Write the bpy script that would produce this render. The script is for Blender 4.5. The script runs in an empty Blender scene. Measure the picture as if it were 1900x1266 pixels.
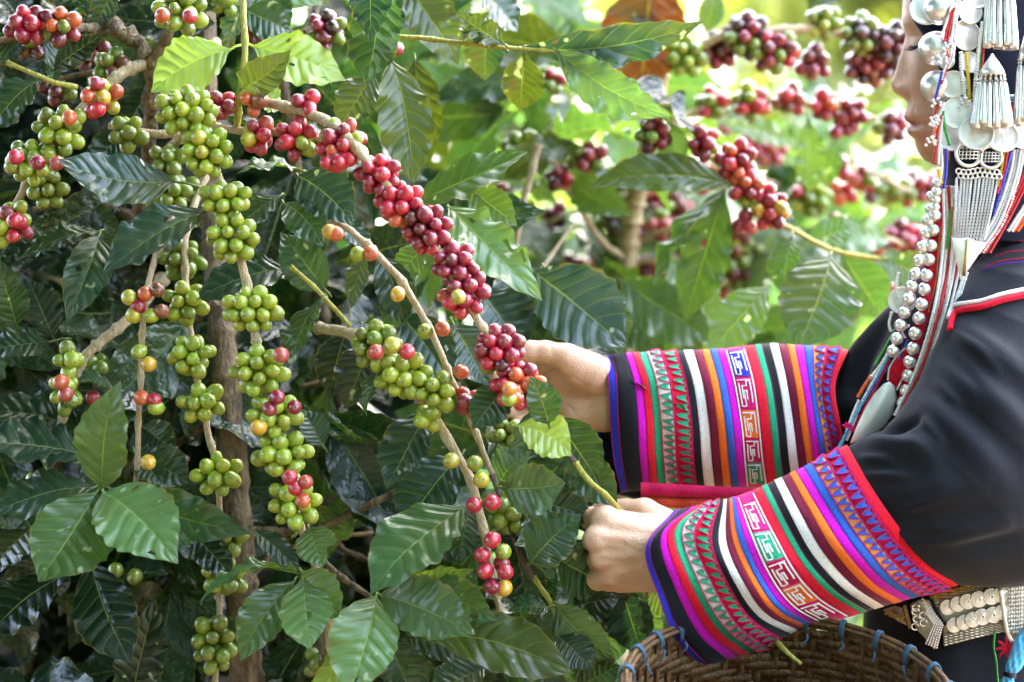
import bpy, bmesh, math, random
import numpy as np
from mathutils import Vector, Matrix

# ------------------------------------------------------------------ camera, sky, sun, exposure
SC = bpy.context.scene
PI = math.pi
CAMD = 1.9            # camera to the plane of the hands
CAMZ = 1.3
S = 1959.0            # photo pixels per metre in that plane

cam_d = bpy.data.cameras.new('camera'); cam = bpy.data.objects.new('camera', cam_d)
SC.collection.objects.link(cam); SC.camera = cam
cam.location = (0, -CAMD, CAMZ); cam.rotation_euler = (PI/2, 0, 0)
cam_d.sensor_width = 36; cam_d.lens = 36*CAMD*S/1900
cam_d.clip_start = 0.05; cam_d.clip_end = 2000
cam_d.dof.use_dof = True; cam_d.dof.focus_distance = 1.88; cam_d.dof.aperture_fstop = 2.7

SUN_EL, SUN_AZ = 48.0, 28.0      # azimuth from +Y (away from the camera) towards +X
SUN_STRENGTH = 2.0
SKY_STRENGTH = 0.15
EXPOSURE = 4.3
world = bpy.data.worlds.new('World'); SC.world = world; world.use_nodes = True
wn = world.node_tree; wn.nodes.clear()
w_out = wn.nodes.new('ShaderNodeOutputWorld'); w_bg = wn.nodes.new('ShaderNodeBackground')
w_sky = wn.nodes.new('ShaderNodeTexSky'); w_sky.sky_type = 'NISHITA'; w_sky.sun_disc = False
w_sky.sun_elevation = math.radians(SUN_EL); w_sky.sun_rotation = math.radians(SUN_AZ)
w_sky.dust_density = 4.0; w_sky.air_density = 1.0; w_sky.ozone_density = 1.0
w_hs = wn.nodes.new('ShaderNodeHueSaturation'); w_hs.inputs['Saturation'].default_value = 0.85
w_bg.inputs['Strength'].default_value = SKY_STRENGTH
wn.links.new(w_sky.outputs[0], w_hs.inputs['Color']); wn.links.new(w_hs.outputs[0], w_bg.inputs['Color'])
wn.links.new(w_bg.outputs[0], w_out.inputs['Surface'])
sun_d = bpy.data.lights.new('sun', 'SUN'); sun = bpy.data.objects.new('sun', sun_d); SC.collection.objects.link(sun)
sun_d.energy = SUN_STRENGTH; sun_d.angle = math.radians(0.53); sun_d.color = (1.0, 0.93, 0.80)
SUN_DIR = Vector((math.sin(math.radians(SUN_AZ))*math.cos(math.radians(SUN_EL)),
                  math.cos(math.radians(SUN_AZ))*math.cos(math.radians(SUN_EL)), math.sin(math.radians(SUN_EL))))
sun.rotation_euler = SUN_DIR.to_track_quat('Z', 'Y').to_euler(); sun.location = SUN_DIR*20
SC.view_settings.view_transform = 'Standard'; SC.view_settings.look = 'None'
SC.view_settings.exposure = EXPOSURE; SC.view_settings.gamma = 1.0
SC.render.engine = 'CYCLES'
SC.cycles.max_bounces = 4; SC.cycles.diffuse_bounces = 2; SC.cycles.glossy_bounces = 2; SC.cycles.transmission_bounces = 3; SC.cycles.transparent_max_bounces = 4
SC.cycles.caustics_reflective = False; SC.cycles.caustics_refractive = False

# ------------------------------------------------------------------ helpers
COL = SC.collection
rng = random.Random(7)
def W(px, py, Y=0.0):
    """photo pixel + real depth (metres behind the plane of the hands) -> world point"""
    k = (CAMD+Y)/CAMD
    return Vector(((px-950)/S*k, Y, CAMZ+(633-py)/S*k))
def m(pxl, Y=0.0): return pxl/S*(CAMD+Y)/CAMD
def lerp(a, b, t): return a+(b-a)*t
def empty(name, loc=(0, 0, 0), label=None, cat=None, group=None, kind=None):
    o = bpy.data.objects.new(name, None); COL.objects.link(o); o.location = loc; o.empty_display_size = 0.05
    tag(o, label, cat, group, kind); return o
def tag(o, label=None, cat=None, group=None, kind=None):
    for k, v in (('label', label), ('category', cat), ('group', group), ('kind', kind)):
        if v: o[k] = v
    return o
def link(o, parent):
    """link under a parent that has only a translation, keeping world place"""
    COL.objects.link(o)
    if parent is not None:
        o.parent = parent
        wl = Vector((0, 0, 0)); p = parent
        while p is not None: wl += p.location; p = p.parent
        o.matrix_parent_inverse = Matrix.Translation(-wl) if False else Matrix.Identity(4)
        o.location = o.location - wl
    return o
def mesh(name, verts, faces, mat=None, smooth=True, uv=None, mats=None, fmat=None, attr=None):
    me = bpy.data.meshes.new(name)
    me.from_pydata([tuple(v) for v in verts], [], [tuple(f) for f in faces])
    if smooth: me.polygons.foreach_set('use_smooth', [True]*len(me.polygons))
    if uv is not None:
        l = me.uv_layers.new(name='UVMap')
        idx = np.empty(len(me.loops), dtype=np.int32); me.loops.foreach_get('vertex_index', idx)
        l.data.foreach_set('uv', np.asarray(uv, dtype=np.float32)[idx].ravel())
    if attr is not None:
        a = me.attributes.new(attr[0], 'FLOAT', 'POINT'); a.data.foreach_set('value', np.asarray(attr[1], dtype=np.float32))
    for mt in (mats or ([mat] if mat else [])): me.materials.append(mt)
    if fmat is not None: me.polygons.foreach_set('material_index', fmat)
    me.update(); return me
def obj(name, me, parent=None, loc=None, mat4=None, color=None):
    o = bpy.data.objects.new(name, me)
    if mat4 is not None: o.matrix_basis = mat4
    elif loc is not None: o.location = loc
    link(o, parent)
    if color is not None: o.color = (*color[:3], 1)
    return o
def catmull(pts, n):
    P = np.array([list(p) for p in pts], float)
    if len(P) == 2: return np.array([P[0]+(P[1]-P[0])*t for t in np.linspace(0, 1, n)])
    P = np.vstack([2*P[0]-P[1], P, 2*P[-1]-P[-2]])
    seg = len(P)-3; out = []
    for u in np.linspace(0, seg-1e-6, n):
        i = int(u); t = u-i; a, b, c, d = P[i:i+4]
        out.append(.5*((2*b)+(c-a)*t+(2*a-5*b+4*c-d)*t*t+(3*b-a-3*c+d)*t**3))
    return np.array(out)
def tube_geo(path, rad, n=8, cap=True):
    path = np.asarray(path, float); N = len(path)
    rad = np.broadcast_to(np.asarray(rad, float), (N,))
    T = np.gradient(path, axis=0); T /= np.linalg.norm(T, axis=1)[:, None]+1e-12
    up = np.array([0, 0, 1.0]) if abs(T[0][2]) < .9 else np.array([1.0, 0, 0])
    a = np.cross(T[0], up); a /= np.linalg.norm(a)
    V = []; 
    for i in range(N):
        a = a-T[i]*np.dot(a, T[i]); a /= np.linalg.norm(a); b = np.cross(T[i], a)
        for k in range(n):
            an = 2*PI*k/n; V.append(path[i]+rad[i]*(a*math.cos(an)+b*math.sin(an)))
    F = [(i*n+k, i*n+(k+1) % n, (i+1)*n+(k+1) % n, (i+1)*n+k) for i in range(N-1) for k in range(n)]
    if cap: F += [tuple(range(n-1, -1, -1)), tuple((N-1)*n+k for k in range(n))]
    return V, F
class MB:
    """collects pieces into one mesh"""
    def __init__(s): s.v = []; s.f = []; s.fm = []; s.uv = []
    def add(s, V, F, mi=0, uv=None):
        o = len(s.v); s.v += [tuple(x) for x in V]; s.f += [tuple(i+o for i in f) for f in F]; s.fm += [mi]*len(F)
        s.uv += list(uv) if uv is not None else [(0, 0)]*len(V)
    def tube(s, pts, rad, n=8, mi=0, res=None):
        p = catmull(pts, res) if res else np.array([list(q) for q in pts])
        r = rad
        if hasattr(rad, '__len__') and res: r = np.interp(np.linspace(0, 1, res), np.linspace(0, 1, len(rad)), rad)
        s.add(*tube_geo(p, r, n), mi)
    def ball(s, c, r, nu=10, nv=6, sc=(1, 1, 1), mi=0, rot=None):
        V = []; F = []
        for j in range(nv+1):
            th = PI*j/nv
            for i in range(nu):
                q = Vector((math.sin(th)*math.cos(2*PI*i/nu)*r*sc[0], math.sin(th)*math.sin(2*PI*i/nu)*r*sc[1], math.cos(th)*r*sc[2]))
                if rot is not None: q = rot @ q
                V.append(Vector(c)+q)
        for j in range(nv):
            for i in range(nu): F.append((j*nu+i, (j+1)*nu+i, (j+1)*nu+(i+1) % nu, j*nu+(i+1) % nu))
        s.add(V, F, mi)
    def lathe(s, prof, n, M=None, mi=0):
        """prof: (radius, height) list about +Z, M: 4x4"""
        V = []; F = []
        for r, h in prof:
            for i in range(n):
                q = Vector((r*math.cos(2*PI*i/n), r*math.sin(2*PI*i/n), h)); V.append(M @ q if M is not None else q)
        for j in range(len(prof)-1):
            for i in range(n): F.append((j*n+i, j*n+(i+1) % n, (j+1)*n+(i+1) % n, (j+1)*n+i))
        s.add(V, F, mi)
    def box(s, c, h, rot=None, mi=0):
        V = []
        for x in (-1, 1):
            for y in (-1, 1):
                for z in (-1, 1):
                    q = Vector((x*h[0], y*h[1], z*h[2])); q = rot @ q if rot is not None else q
                    V.append(Vector(c)+q)
        s.add(V, [(0, 1, 3, 2), (4, 6, 7, 5), (0, 4, 5, 1), (2, 3, 7, 6), (0, 2, 6, 4), (1, 5, 7, 3)], mi)
    def build(s, name, mat, parent=None, smooth=True, mats=None, color=None, origin=None):
        v = s.v
        if origin is not None: v = [Vector(q)-Vector(origin) for q in v]
        me = mesh(name, v, s.f, mat, smooth, mats=mats, fmat=s.fm if mats else None, uv=s.uv)
        return obj(name, me, parent, loc=origin or (0, 0, 0), color=color)

# ------------------------------------------------------------------ materials
class NT:
    def __init__(s, name):
        s.m = bpy.data.materials.new(name); s.m.use_nodes = True; s.t = s.m.node_tree; s.t.nodes.clear()
        s.out = s.t.nodes.new('ShaderNodeOutputMaterial')
    def n(s, typ, **kw):
        nd = s.t.nodes.new(typ)
        for k, v in kw.items(): setattr(nd, k, v)
        return nd
    def set(s, sock, v):
        if isinstance(v, bpy.types.NodeSocket): s.t.links.new(v, sock)
        elif hasattr(v, '__len__') and len(v) == 3 and sock.type == 'RGBA': sock.default_value = (*v, 1)
        else: sock.default_value = v
    def math(s, op, a, b=None, c=None, clamp=False):
        nd = s.n('ShaderNodeMath', operation=op, use_clamp=clamp); s.set(nd.inputs[0], a)
        if b is not None: s.set(nd.inputs[1], b)
        if c is not None: s.set(nd.inputs[2], c)
        return nd.outputs[0]
    def mix(s, f, a, b, blend='MIX'):
        nd = s.n('ShaderNodeMix', data_type='RGBA', blend_type=blend); s.set(nd.inputs[0], f); s.set(nd.inputs[6], a); s.set(nd.inputs[7], b)
        return nd.outputs[2]
    def noise(s, vec, scale, detail=3, rough=.5, dist=0, out=0):
        nd = s.n('ShaderNodeTexNoise'); nd.inputs['Scale'].default_value = scale; nd.inputs['Detail'].default_value = detail
        nd.inputs['Roughness'].default_value = rough; nd.inputs['Distortion'].default_value = dist
        if vec is not None: s.t.links.new(vec, nd.inputs['Vector'])
        return nd.outputs[out]
    def ramp(s, f, lo, hi, a=0.0, b=1.0):
        nd = s.n('ShaderNodeMapRange'); nd.interpolation_type = 'SMOOTHSTEP'
        s.set(nd.inputs[0], f); nd.inputs[1].default_value = lo; nd.inputs[2].default_value = hi; nd.inputs[3].default_value = a; nd.inputs[4].default_value = b
        return nd.outputs[0]
    def bump(s, h, strength=.3, dist=.002, normal=None):
        nd = s.n('ShaderNodeBump'); nd.inputs['Strength'].default_value = strength; nd.inputs['Distance'].default_value = dist
        s.set(nd.inputs['Height'], h)
        if normal is not None: s.set(nd.inputs['Normal'], normal)
        return nd.outputs[0]
    def bsdf(s, **kw):
        nd = s.n('ShaderNodeBsdfPrincipled')
        for k, v in kw.items(): s.set(nd.inputs[k.replace('_', ' ')], v)
        return nd.outputs[0]
    def done(s, sh): s.t.links.new(sh, s.out.inputs['Surface']); return s.m
    def co(s, which='Object'): return s.n('ShaderNodeTexCoord').outputs[which]
def xyz(t, v):
    nd = t.n('ShaderNodeSeparateXYZ'); t.t.links.new(v, nd.inputs[0]); return nd.outputs

def leaf_material():
    t = NT('leaf')
    oi = t.n('ShaderNodeObjectInfo'); c = oi.outputs['Color']; rnd = oi.outputs['Random']
    uv = t.co('UV'); x, y, z = xyz(t, uv)
    u = t.math('MULTIPLY_ADD', x, 2.0, -1.0); au = t.math('ABSOLUTE', u)
    side = t.math('GREATER_THAN', u, 0.0)
    ph = t.math('MULTIPLY', t.math('SUBTRACT', y, t.math('MULTIPLY', t.math('POWER', au, 1.25), .17)), 8.5)
    ph = t.math('ADD', ph, t.math('MULTIPLY', side, .35))
    ob0 = t.co('Object'); ph = t.math('ADD', ph, t.math('MULTIPLY', t.noise(ob0, 20, 1), 1.1))
    fr = t.math('ABSOLUTE', t.math('SUBTRACT', t.math('FRACT', ph), .5))      # 0 at the vein
    lat = t.ramp(fr, 0.0, .075, 1.0, 0.0)
    lat_w = t.ramp(fr, 0.0, .40, 0.0, 1.0)
    wid = t.math('MULTIPLY_ADD', y, -.035, .05)
    mid = t.math('SUBTRACT', 1.0, t.math('DIVIDE', au, wid), clamp=True); mid = t.ramp(mid, 0, .5)
    ob = t.co('Object')
    n1 = t.noise(ob, 22, 2); n2 = t.noise(ob, 160, 1, .6); n3 = t.noise(ob, 75, 1)
    base = t.mix(t.ramp(n1, .3, .75, 0, .55), c, t.mix(1.0, c, (.62, .62, .55), 'MULTIPLY'))
    hs = t.n('ShaderNodeHueSaturation'); t.set(hs.inputs['Color'], base)
    t.set(hs.inputs['Hue'], t.math('MULTIPLY_ADD', rnd, .045, .474)); t.set(hs.inputs['Value'], t.math('MULTIPLY_ADD', rnd, .6, .7)); t.set(hs.inputs['Saturation'], t.math('MULTIPLY_ADD', rnd, -.25, 1.1))
    base = hs.outputs[0]
    vein = t.mix(.55, t.mix(1.0, base, (2.2, 1.9, 1.4), 'MULTIPLY'), (.22, .30, .06))
    base = t.mix(t.math('MULTIPLY', lat, .35), base, vein)
    base = t.mix(t.math('MULTIPLY', mid, .85), base, vein)
    pat = t.math('MULTIPLY', t.ramp(t.math('ADD', t.noise(ob, 11, 2, .6), t.math('MULTIPLY', rnd, .22)), .66, .86), .55)
    base = t.mix(pat, base, t.mix(.5, base, (.16, .17, .025)))
    spot = t.math('MULTIPLY', t.ramp(t.noise(ob, 48, 2, .4), .735, .765), .8)
    base = t.mix(spot, base, (.09, .05, .02))
    fleck = t.math('MULTIPLY', t.ramp(n3, .70, .76), .6)                      # pale residue flecks
    base = t.mix(fleck, base, (.40, .45, .33))
    edge = t.math('MULTIPLY', t.ramp(t.math('MULTIPLY', t.ramp(au, .75, 1.0), n1), .42, .60), .5)
    base = t.mix(edge, base, (.20, .15, .03))
    geo = t.n('ShaderNodeNewGeometry')
    under = t.mix(1.0, base, (1.7, 1.5, 1.25), 'MULTIPLY')
    col = t.mix(geo.outputs['Backfacing'], base, under)
    h = t.math('ADD', t.math('MULTIPLY', lat_w, t.math('MULTIPLY_ADD', rnd, .5, .3)), t.math('MULTIPLY', n2, .08))
    h = t.math('SUBTRACT', h, t.math('MULTIPLY', mid, .5))
    nrm = t.bump(h, .55, .0022)
    rough = t.math('ADD', t.math('MULTIPLY_ADD', n1, .24, .17), t.math('MULTIPLY', geo.outputs['Backfacing'], .2))
    p = t.bsdf(Base_Color=col, Roughness=rough, Normal=nrm, Specular_IOR_Level=.62)
    tr = t.n('ShaderNodeBsdfTranslucent'); t.set(tr.inputs['Color'], t.mix(1.0, col, (2.3, 2.4, .8), 'MULTIPLY')); t.set(tr.inputs['Normal'], nrm)
    mx = t.n('ShaderNodeMixShader'); mx.inputs[0].default_value = .27
    t.t.links.new(p, mx.inputs[1]); t.t.links.new(tr.outputs[0], mx.inputs[2])
    return t.done(mx.outputs[0])
def far_leaf_material():
    t = NT('far_leaf'); c = t.n('ShaderNodeObjectInfo').outputs['Color']; n1 = t.noise(t.co('Object'), 6, 1)
    c = t.mix(t.ramp(n1, .3, .7, 0, .6), c, t.mix(1.0, c, (.5, .55, .5), 'MULTIPLY'))
    p = t.bsdf(Base_Color=c, Roughness=.35)
    tr = t.n('ShaderNodeBsdfTranslucent'); t.set(tr.inputs['Color'], t.mix(1.0, c, (2.5, 2.4, .7), 'MULTIPLY'))
    mx = t.n('ShaderNodeMixShader'); mx.inputs[0].default_value = .36
    t.t.links.new(p, mx.inputs[1]); t.t.links.new(tr.outputs[0], mx.inputs[2]); return t.done(mx.outputs[0])
def cherry_material():
    t = NT('cherry_skin')
    oi = t.n('ShaderNodeObjectInfo'); c = oi.outputs['Color']; rnd = oi.outputs['Random']
    ob = t.co('Object')
    off = t.n('ShaderNodeVectorMath', operation='ADD'); t.t.links.new(ob, off.inputs[0])
    cx = t.n('ShaderNodeCombineXYZ'); t.set(cx.inputs[0], t.math('MULTIPLY', rnd, 37.0)); t.set(cx.inputs[1], t.math('MULTIPLY', rnd, 11.0)); t.t.links.new(cx.outputs[0], off.inputs[1])
    n1 = t.noise(off.outputs[0], .9, 2); n2 = t.noise(off.outputs[0], 9, 3)
    x, y, z = xyz(t, ob)
    warm = t.mix(1.0, c, (1.22, 1.1, .9), 'MULTIPLY')
    base = t.mix(t.ramp(n1, .35, .65, 0, .8), c, warm)
    n4 = t.noise(off.outputs[0], 1.6, 2, .5)
    base = t.mix(t.math('MULTIPLY', t.ramp(n4, .52, .75), t.math('MULTIPLY_ADD', rnd, .5, .1)), base, t.mix(.5, c, (.36, .26, .035)))
    base = t.mix(t.ramp(z, -1.0, -.2, .7, 0), base, t.mix(.5, c, (.30, .33, .08)))
    r2 = t.math('SQRT', t.math('ADD', t.math('MULTIPLY', x, x), t.math('MULTIPLY', y, y)))
    top = t.math('GREATER_THAN', z, 0)
    ring = t.math('MULTIPLY', t.ramp(t.math('ABSOLUTE', t.math('SUBTRACT', r2, .27)), .0, .10, 1, 0), top)
    dot = t.math('MULTIPLY', t.ramp(r2, .06, .16, 1, 0), top)
    base = t.mix(t.math('MULTIPLY', ring, .7), base, t.mix(.55, c, (.33, .25, .12)))
    base = t.mix(t.math('MULTIPLY', dot, .85), base, (.06, .035, .015))
    base = t.mix(t.math('MULTIPLY', t.ramp(n2, .60, .72), .40), base, (.35, .30, .18))
    nrm = t.bump(n2, .06, .05)
    p = t.bsdf(Base_Color=base, Roughness=t.math('MULTIPLY_ADD', n2, .2, .25), Specular_IOR_Level=.5, Normal=nrm, Coat_Weight=.6, Coat_Roughness=.13, Coat_IOR=1.65)
    return t.done(p)
def bark_material(name, c1, c2, scale=1.0, rough=.75):
    t = NT(name); ob = t.co('Object')
    mp = t.n('ShaderNodeMapping'); mp.inputs['Scale'].default_value = (1, 1, .4); t.t.links.new(ob, mp.inputs['Vector'])
    n1 = t.noise(mp.outputs[0], 95*scale, 4, .7); n2 = t.noise(mp.outputs[0], 260*scale, 3, .6); n3 = t.noise(ob, 25, 2)
    base = t.mix(t.ramp(n1, .3, .7), c1, c2); base = t.mix(t.ramp(n3, .55, .8, 0, .6), base, t.mix(.5, c2, (.12, .13, .07)))
    h = t.math('ADD', t.math('MULTIPLY', n1, .7), t.math('MULTIPLY', n2, .4))
    return t.done(t.bsdf(Base_Color=base, Roughness=rough, Normal=t.bump(h, 1.0, .007)))
def cloth_material(name, c, rough=.85, weave=1400, sheen=.15, wr=.0):
    t = NT(name); ob = t.co('Object')
    n1 = t.noise(ob, 30, 3); wv = t.n('ShaderNodeTexWave'); wv.inputs['Scale'].default_value = weave/6.28; wv.inputs['Distortion'].default_value = 1.5; t.t.links.new(ob, wv.inputs['Vector'])
    n2 = t.noise(ob, 1500, 2)
    base = t.mix(t.ramp(n1, .3, .7, 0, .35), c, [q*.72 for q in c]); base = t.mix(t.math('MULTIPLY', n2, .25), base, [min(1, q*1.4+.004) for q in c])
    gr = t.noise(ob, 620, 2, .7); base = t.mix(t.ramp(gr, .35, .70, 0, .55), base, [min(1, q*1.55+.003) for q in c]); base = t.mix(t.ramp(gr, .30, .48, .5, 0), base, [q*.6 for q in c])
    h = t.math('ADD', t.math('MULTIPLY', wv.outputs['Fac'], .5), t.math('MULTIPLY', n2, .8)); h = t.math('ADD', h, t.math('MULTIPLY', gr, 1.5))
    nb = t.bump(h, .25, .0006)
    if wr: nb = t.bump(t.noise(ob, 38, 2, .5, .6), wr, .006, nb)
    return t.done(t.bsdf(Base_Color=base, Roughness=rough, Normal=nb, Specular_IOR_Level=.12, Sheen_Weight=sheen, Sheen_Roughness=.4))
def metal_material(name, c, rough=.3, dark=.3, scale=200, metallic=1.0):
    t = NT(name); ob = t.co('Object')
    n1 = t.noise(ob, scale*.35, 3); n2 = t.noise(ob, scale*3, 3)
    base = t.mix(t.ramp(n1, .35, .75, 0, dark), c, [c[0]*.55, c[1]*.5, c[2]*.42])
    return t.done(t.bsdf(Base_Color=base, Metallic=metallic, Roughness=t.math('MULTIPLY_ADD', n1, .25, rough-.1), Normal=t.bump(t.math('ADD', n2, t.math('MULTIPLY', n1, 1.5)), .22, .0012)))
def plain_material(name, c, rough=.5, spec=.5, bump=0, dk=.7):
    t = NT(name); ob = t.co('Object'); n1 = t.noise(ob, 120, 3)
    base = t.mix(t.ramp(n1, .3, .7, 0, .4), c, [q*dk for q in c])
    kw = dict(Base_Color=base, Roughness=rough, Specular_IOR_Level=spec)
    if bump: kw['Normal'] = t.bump(t.noise(ob, 500, 3), bump, .001)
    return t.done(t.bsdf(**kw))
def skin_material():
    t = NT('skin'); ob = t.co('Object')
    at = t.n('ShaderNodeAttribute'); at.attribute_name = 'lip'
    n1 = t.noise(ob, 35, 3); n2 = t.noise(ob, 700, 3, .6); n3 = t.noise(ob, 150, 4, .6)
    base = t.mix(t.ramp(n1, .3, .7), (.70, .455, .315), (.62, .37, .24))
    base = t.mix(t.ramp(n3, .55, .8, 0, .35), base, (.66, .37, .27))
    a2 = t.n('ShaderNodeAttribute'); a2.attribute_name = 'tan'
    base = t.mix(a2.outputs['Fac'], base, t.mix(1.0, base, (.82, .74, .68), 'MULTIPLY'))  # shade on the face mixed into its skin colour
    base = t.mix(at.outputs['Fac'], base, (.36, .12, .095))
    vor = t.n('ShaderNodeTexVoronoi'); vor.inputs['Scale'].default_value = 700; t.t.links.new(ob, vor.inputs['Vector'])
    h = t.math('ADD', t.math('MULTIPLY', vor.outputs['Distance'], .5), t.math('ADD', t.math('MULTIPLY', n2, .4), t.math('MULTIPLY', n3, .9)))
    return t.done(t.bsdf(Base_Color=base, Roughness=.5, Specular_IOR_Level=.4, Normal=t.bump(h, .55, .0012),
                         Subsurface_Weight=.15, Subsurface_Radius=(1, .4, .2), Subsurface_Scale=.004))
M = {}
M['leaf'] = leaf_material(); M['leaf_far'] = far_leaf_material(); M['cherry'] = cherry_material()
M['twig'] = bark_material('pale_twig_bark', (.44, .335, .19), (.60, .49, .32), 1.5)
M['bark'] = bark_material('brown_bark', (.045, .030, .014), (.25, .18, .095))
M['shoot'] = bark_material('green_shoot_bark', (.36, .36, .05), (.44, .40, .07), 1.2, .5)
M['purple_bark'] = bark_material('purple_twig_bark', (.085, .05, .05), (.17, .11, .09), 1.2, .6)
M['skin'] = skin_material()
for k, c in dict(black=(.0105, .0118, .0165), white=(.86, .85, .84), red=(.66, .012, .035), magenta=(.55, .008, .46), green=(.02, .33, .17), blue=(.035, .11, .50),
                 royal=(.022, .028, .36), orange=(.90, .17, .025), maroon=(.16, .012, .04), peach=(.92, .36, .12), crimson=(.42, .01, .06), rust=(.52, .065, .03),
                 rose=(.60, .012, .15), navy=(.008, .010, .022), sky=(.10, .40, .66), purple=(.10, .02, .35)).items():
    M[k] = cloth_material(k+'_cloth', c, wr=.0 if k in ('black', 'navy') else .10)
for k, c in dict(white=(.90, .89, .87), red=(.60, .010, .016), blue=(.015, .03, .50), yellow=(.80, .58, .02), green=(.03, .38, .04), orange=(.85, .13, .01), teal=(.10, .28, .36), darkred=(.20, .008, .03)).items():
    M['b_'+k] = plain_material(k+'_glass_bead', c, .25, .5, dk=.93 if k == 'white' else .7)
M['silver'] = metal_material('silver', (.86, .84, .80), .30, .35, metallic=.85)
M['silver_flat'] = metal_material('hammered_silver', (.88, .86, .82), .38, .45, 130, metallic=.6)
M['old_silver'] = metal_material('old_silver', (.60, .55, .45), .36, .6, 400)
M['brass'] = metal_material('tarnished_brass', (.55, .38, .14), .35, .6, 400)
M['bamboo'] = bark_material('bamboo_strip', (.060, .024, .006), (.17, .078, .020), 1.0, .5)  # strip colour darkened for the shade of sleeve and body
M['bamboo_rim'] = bark_material('bamboo_rim', (.09, .042, .012), (.17, .088, .026), 1.0, .5)
M['soil'] = bark_material('soil', (.07, .045, .028), (.11, .075, .045), .05, .95)
# ------------------------------------------------------------------ ground
def ground():
    N = 60; V = []; F = []
    for i in range(N+1):
        for j in range(N+1):
            a = (i/N*2-1); b = (j/N*2-1)
            x = 120*a*abs(a)**1.6; y = 120*b*abs(b)**1.6+5
            z = .04*math.sin(x*1.7)*math.cos(y*1.3) - .02
            if y > 6: z -= .02*(y-6)
            V.append((x, y, z))
    for i in range(N):
        for j in range(N): F.append((i*(N+1)+j, (i+1)*(N+1)+j, (i+1)*(N+1)+j+1, i*(N+1)+j+1))
    tag(obj('ground', mesh('ground', V, F, M['soil'])), kind='structure')
ground()

# ------------------------------------------------------------------ leaves
LW_V = [0, .03, .08, .15, .25, .38, .52, .66, .78, .86, .92, .96, 1.0]
LW_W = [.03, .10, .30, .56, .81, .97, 1.0, .90, .66, .42, .22, .11, .015]
def leaf_geo(L, Wd, bend=.1, sweep=0., fold=.25, wave=.05, seed=0, nL=36, nW=12, pucker=.008, twist=0., holes=()):
    r = np.random.RandomState(seed)
    v = np.linspace(0, 1, nL+1); u = np.linspace(-1, 1, nW+1)
    U, Vv = np.meshgrid(u, v); wp = r.uniform(.85, 1.25); as_ = r.uniform(-.10, .10)
    fz = np.linspace(0, 1, 300); w = np.interp(v**wp, fz, np.convolve(np.pad(np.interp(fz, LW_V, LW_W), 8, mode='edge'), np.ones(17)/17, 'valid'))
    w[-1] = .01
    w2 = w[:, None]
    au = np.abs(U); half = Wd/2
    wave *= r.uniform(.7, 1.5); f1, f2 = r.uniform(2.2, 4.6, 2); p1, p2 = r.uniform(0, 6.28, 2)
    f3 = r.uniform(5.5, 8); p3 = r.uniform(0, 6.28)
    wv = np.where(U > 0, np.sin(6.28*f1*Vv+p1), np.sin(6.28*f2*Vv+p2))*.75+.35*np.sin(6.28*f3*Vv+p3+2*np.sign(U))
    ripple = 1+.035*np.where(U > 0, np.sin(6.28*8*Vv+p1), np.sin(6.28*8*Vv+p2))*au**3
    x = Vv*L + .10*half*au*w2*0 
    y = U*w2*half*(1+as_*np.sign(U))*ripple*np.cos(np.arctan(fold)*au)
    ph = (Vv-.17*au**1.25)*8.5+.35*(U > 0)+.35*np.sin(Vv*7+p1)
    z = fold*half*w2*au**1.3*.8 + wave*L*w2*au**2.2*wv*.85
    z = z + pucker*L*np.abs(np.sin(PI*(ph)))**.8*0 + pucker*L*(np.abs(((ph) % 1)-.5)*2)**.7*w2*np.clip(1.15-au, 0, 1)
    z = z - .012*L*np.exp(-(au/.06)**2)*w2
    y = y + sweep*L*4*Vv*(1-Vv)
    z = z + bend*L*4*Vv*(1-Vv) + .03*L*np.sin(Vv*5+p2)*Vv*(1-Vv)*4*.5
    if twist:
        a = twist*(Vv-.5); yy = y*np.cos(a)-z*np.sin(a); z = y*np.sin(a)+z*np.cos(a); y = yy
    verts = np.stack([x, y, z], -1).reshape(-1, 3)
    uv = np.stack([(U+1)/2, Vv], -1).reshape(-1, 2)
    faces = []
    n = nW+1
    for i in range(nL):
        for j in range(nW):
            uc = (u[j]+u[j+1])/2; vc = (v[i]+v[i+1])/2
            if any(((uc-h[0])*.45)**2+(vc-h[1])**2 < h[2]**2 for h in holes): continue
            faces.append((i*n+j, (i+1)*n+j, (i+1)*n+j+1, i*n+j+1))
    return verts, faces, uv
def frame(base, tip, roll=0., pitch_n=None):
    ex = (tip-base).normalized()
    n = Vector((0, -1, .62)) if pitch_n is None else Vector(pitch_n)
    n = (n-ex*n.dot(ex)).normalized()
    n = Matrix.Rotation(math.radians(roll), 3, ex) @ n
    ey = n.cross(ex)
    return Matrix(((ex.x, ey.x, n.x), (ex.y, ey.y, n.y), (ex.z, ey.z, n.z)))
TONES = dict(dark=(.016, .048, .023), deep=(.006, .020, .010), mid=(.030, .080, .030), green=(.052, .125, .036), light=(.092, .185, .052), lime=(.15, .25, .036), bright=(.27, .40, .065),  # deep carries the shade between leaves in its colour
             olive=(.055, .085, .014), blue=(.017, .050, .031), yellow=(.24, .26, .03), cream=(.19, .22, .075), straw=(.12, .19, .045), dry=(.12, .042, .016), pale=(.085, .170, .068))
LEAFN = [0]
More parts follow.
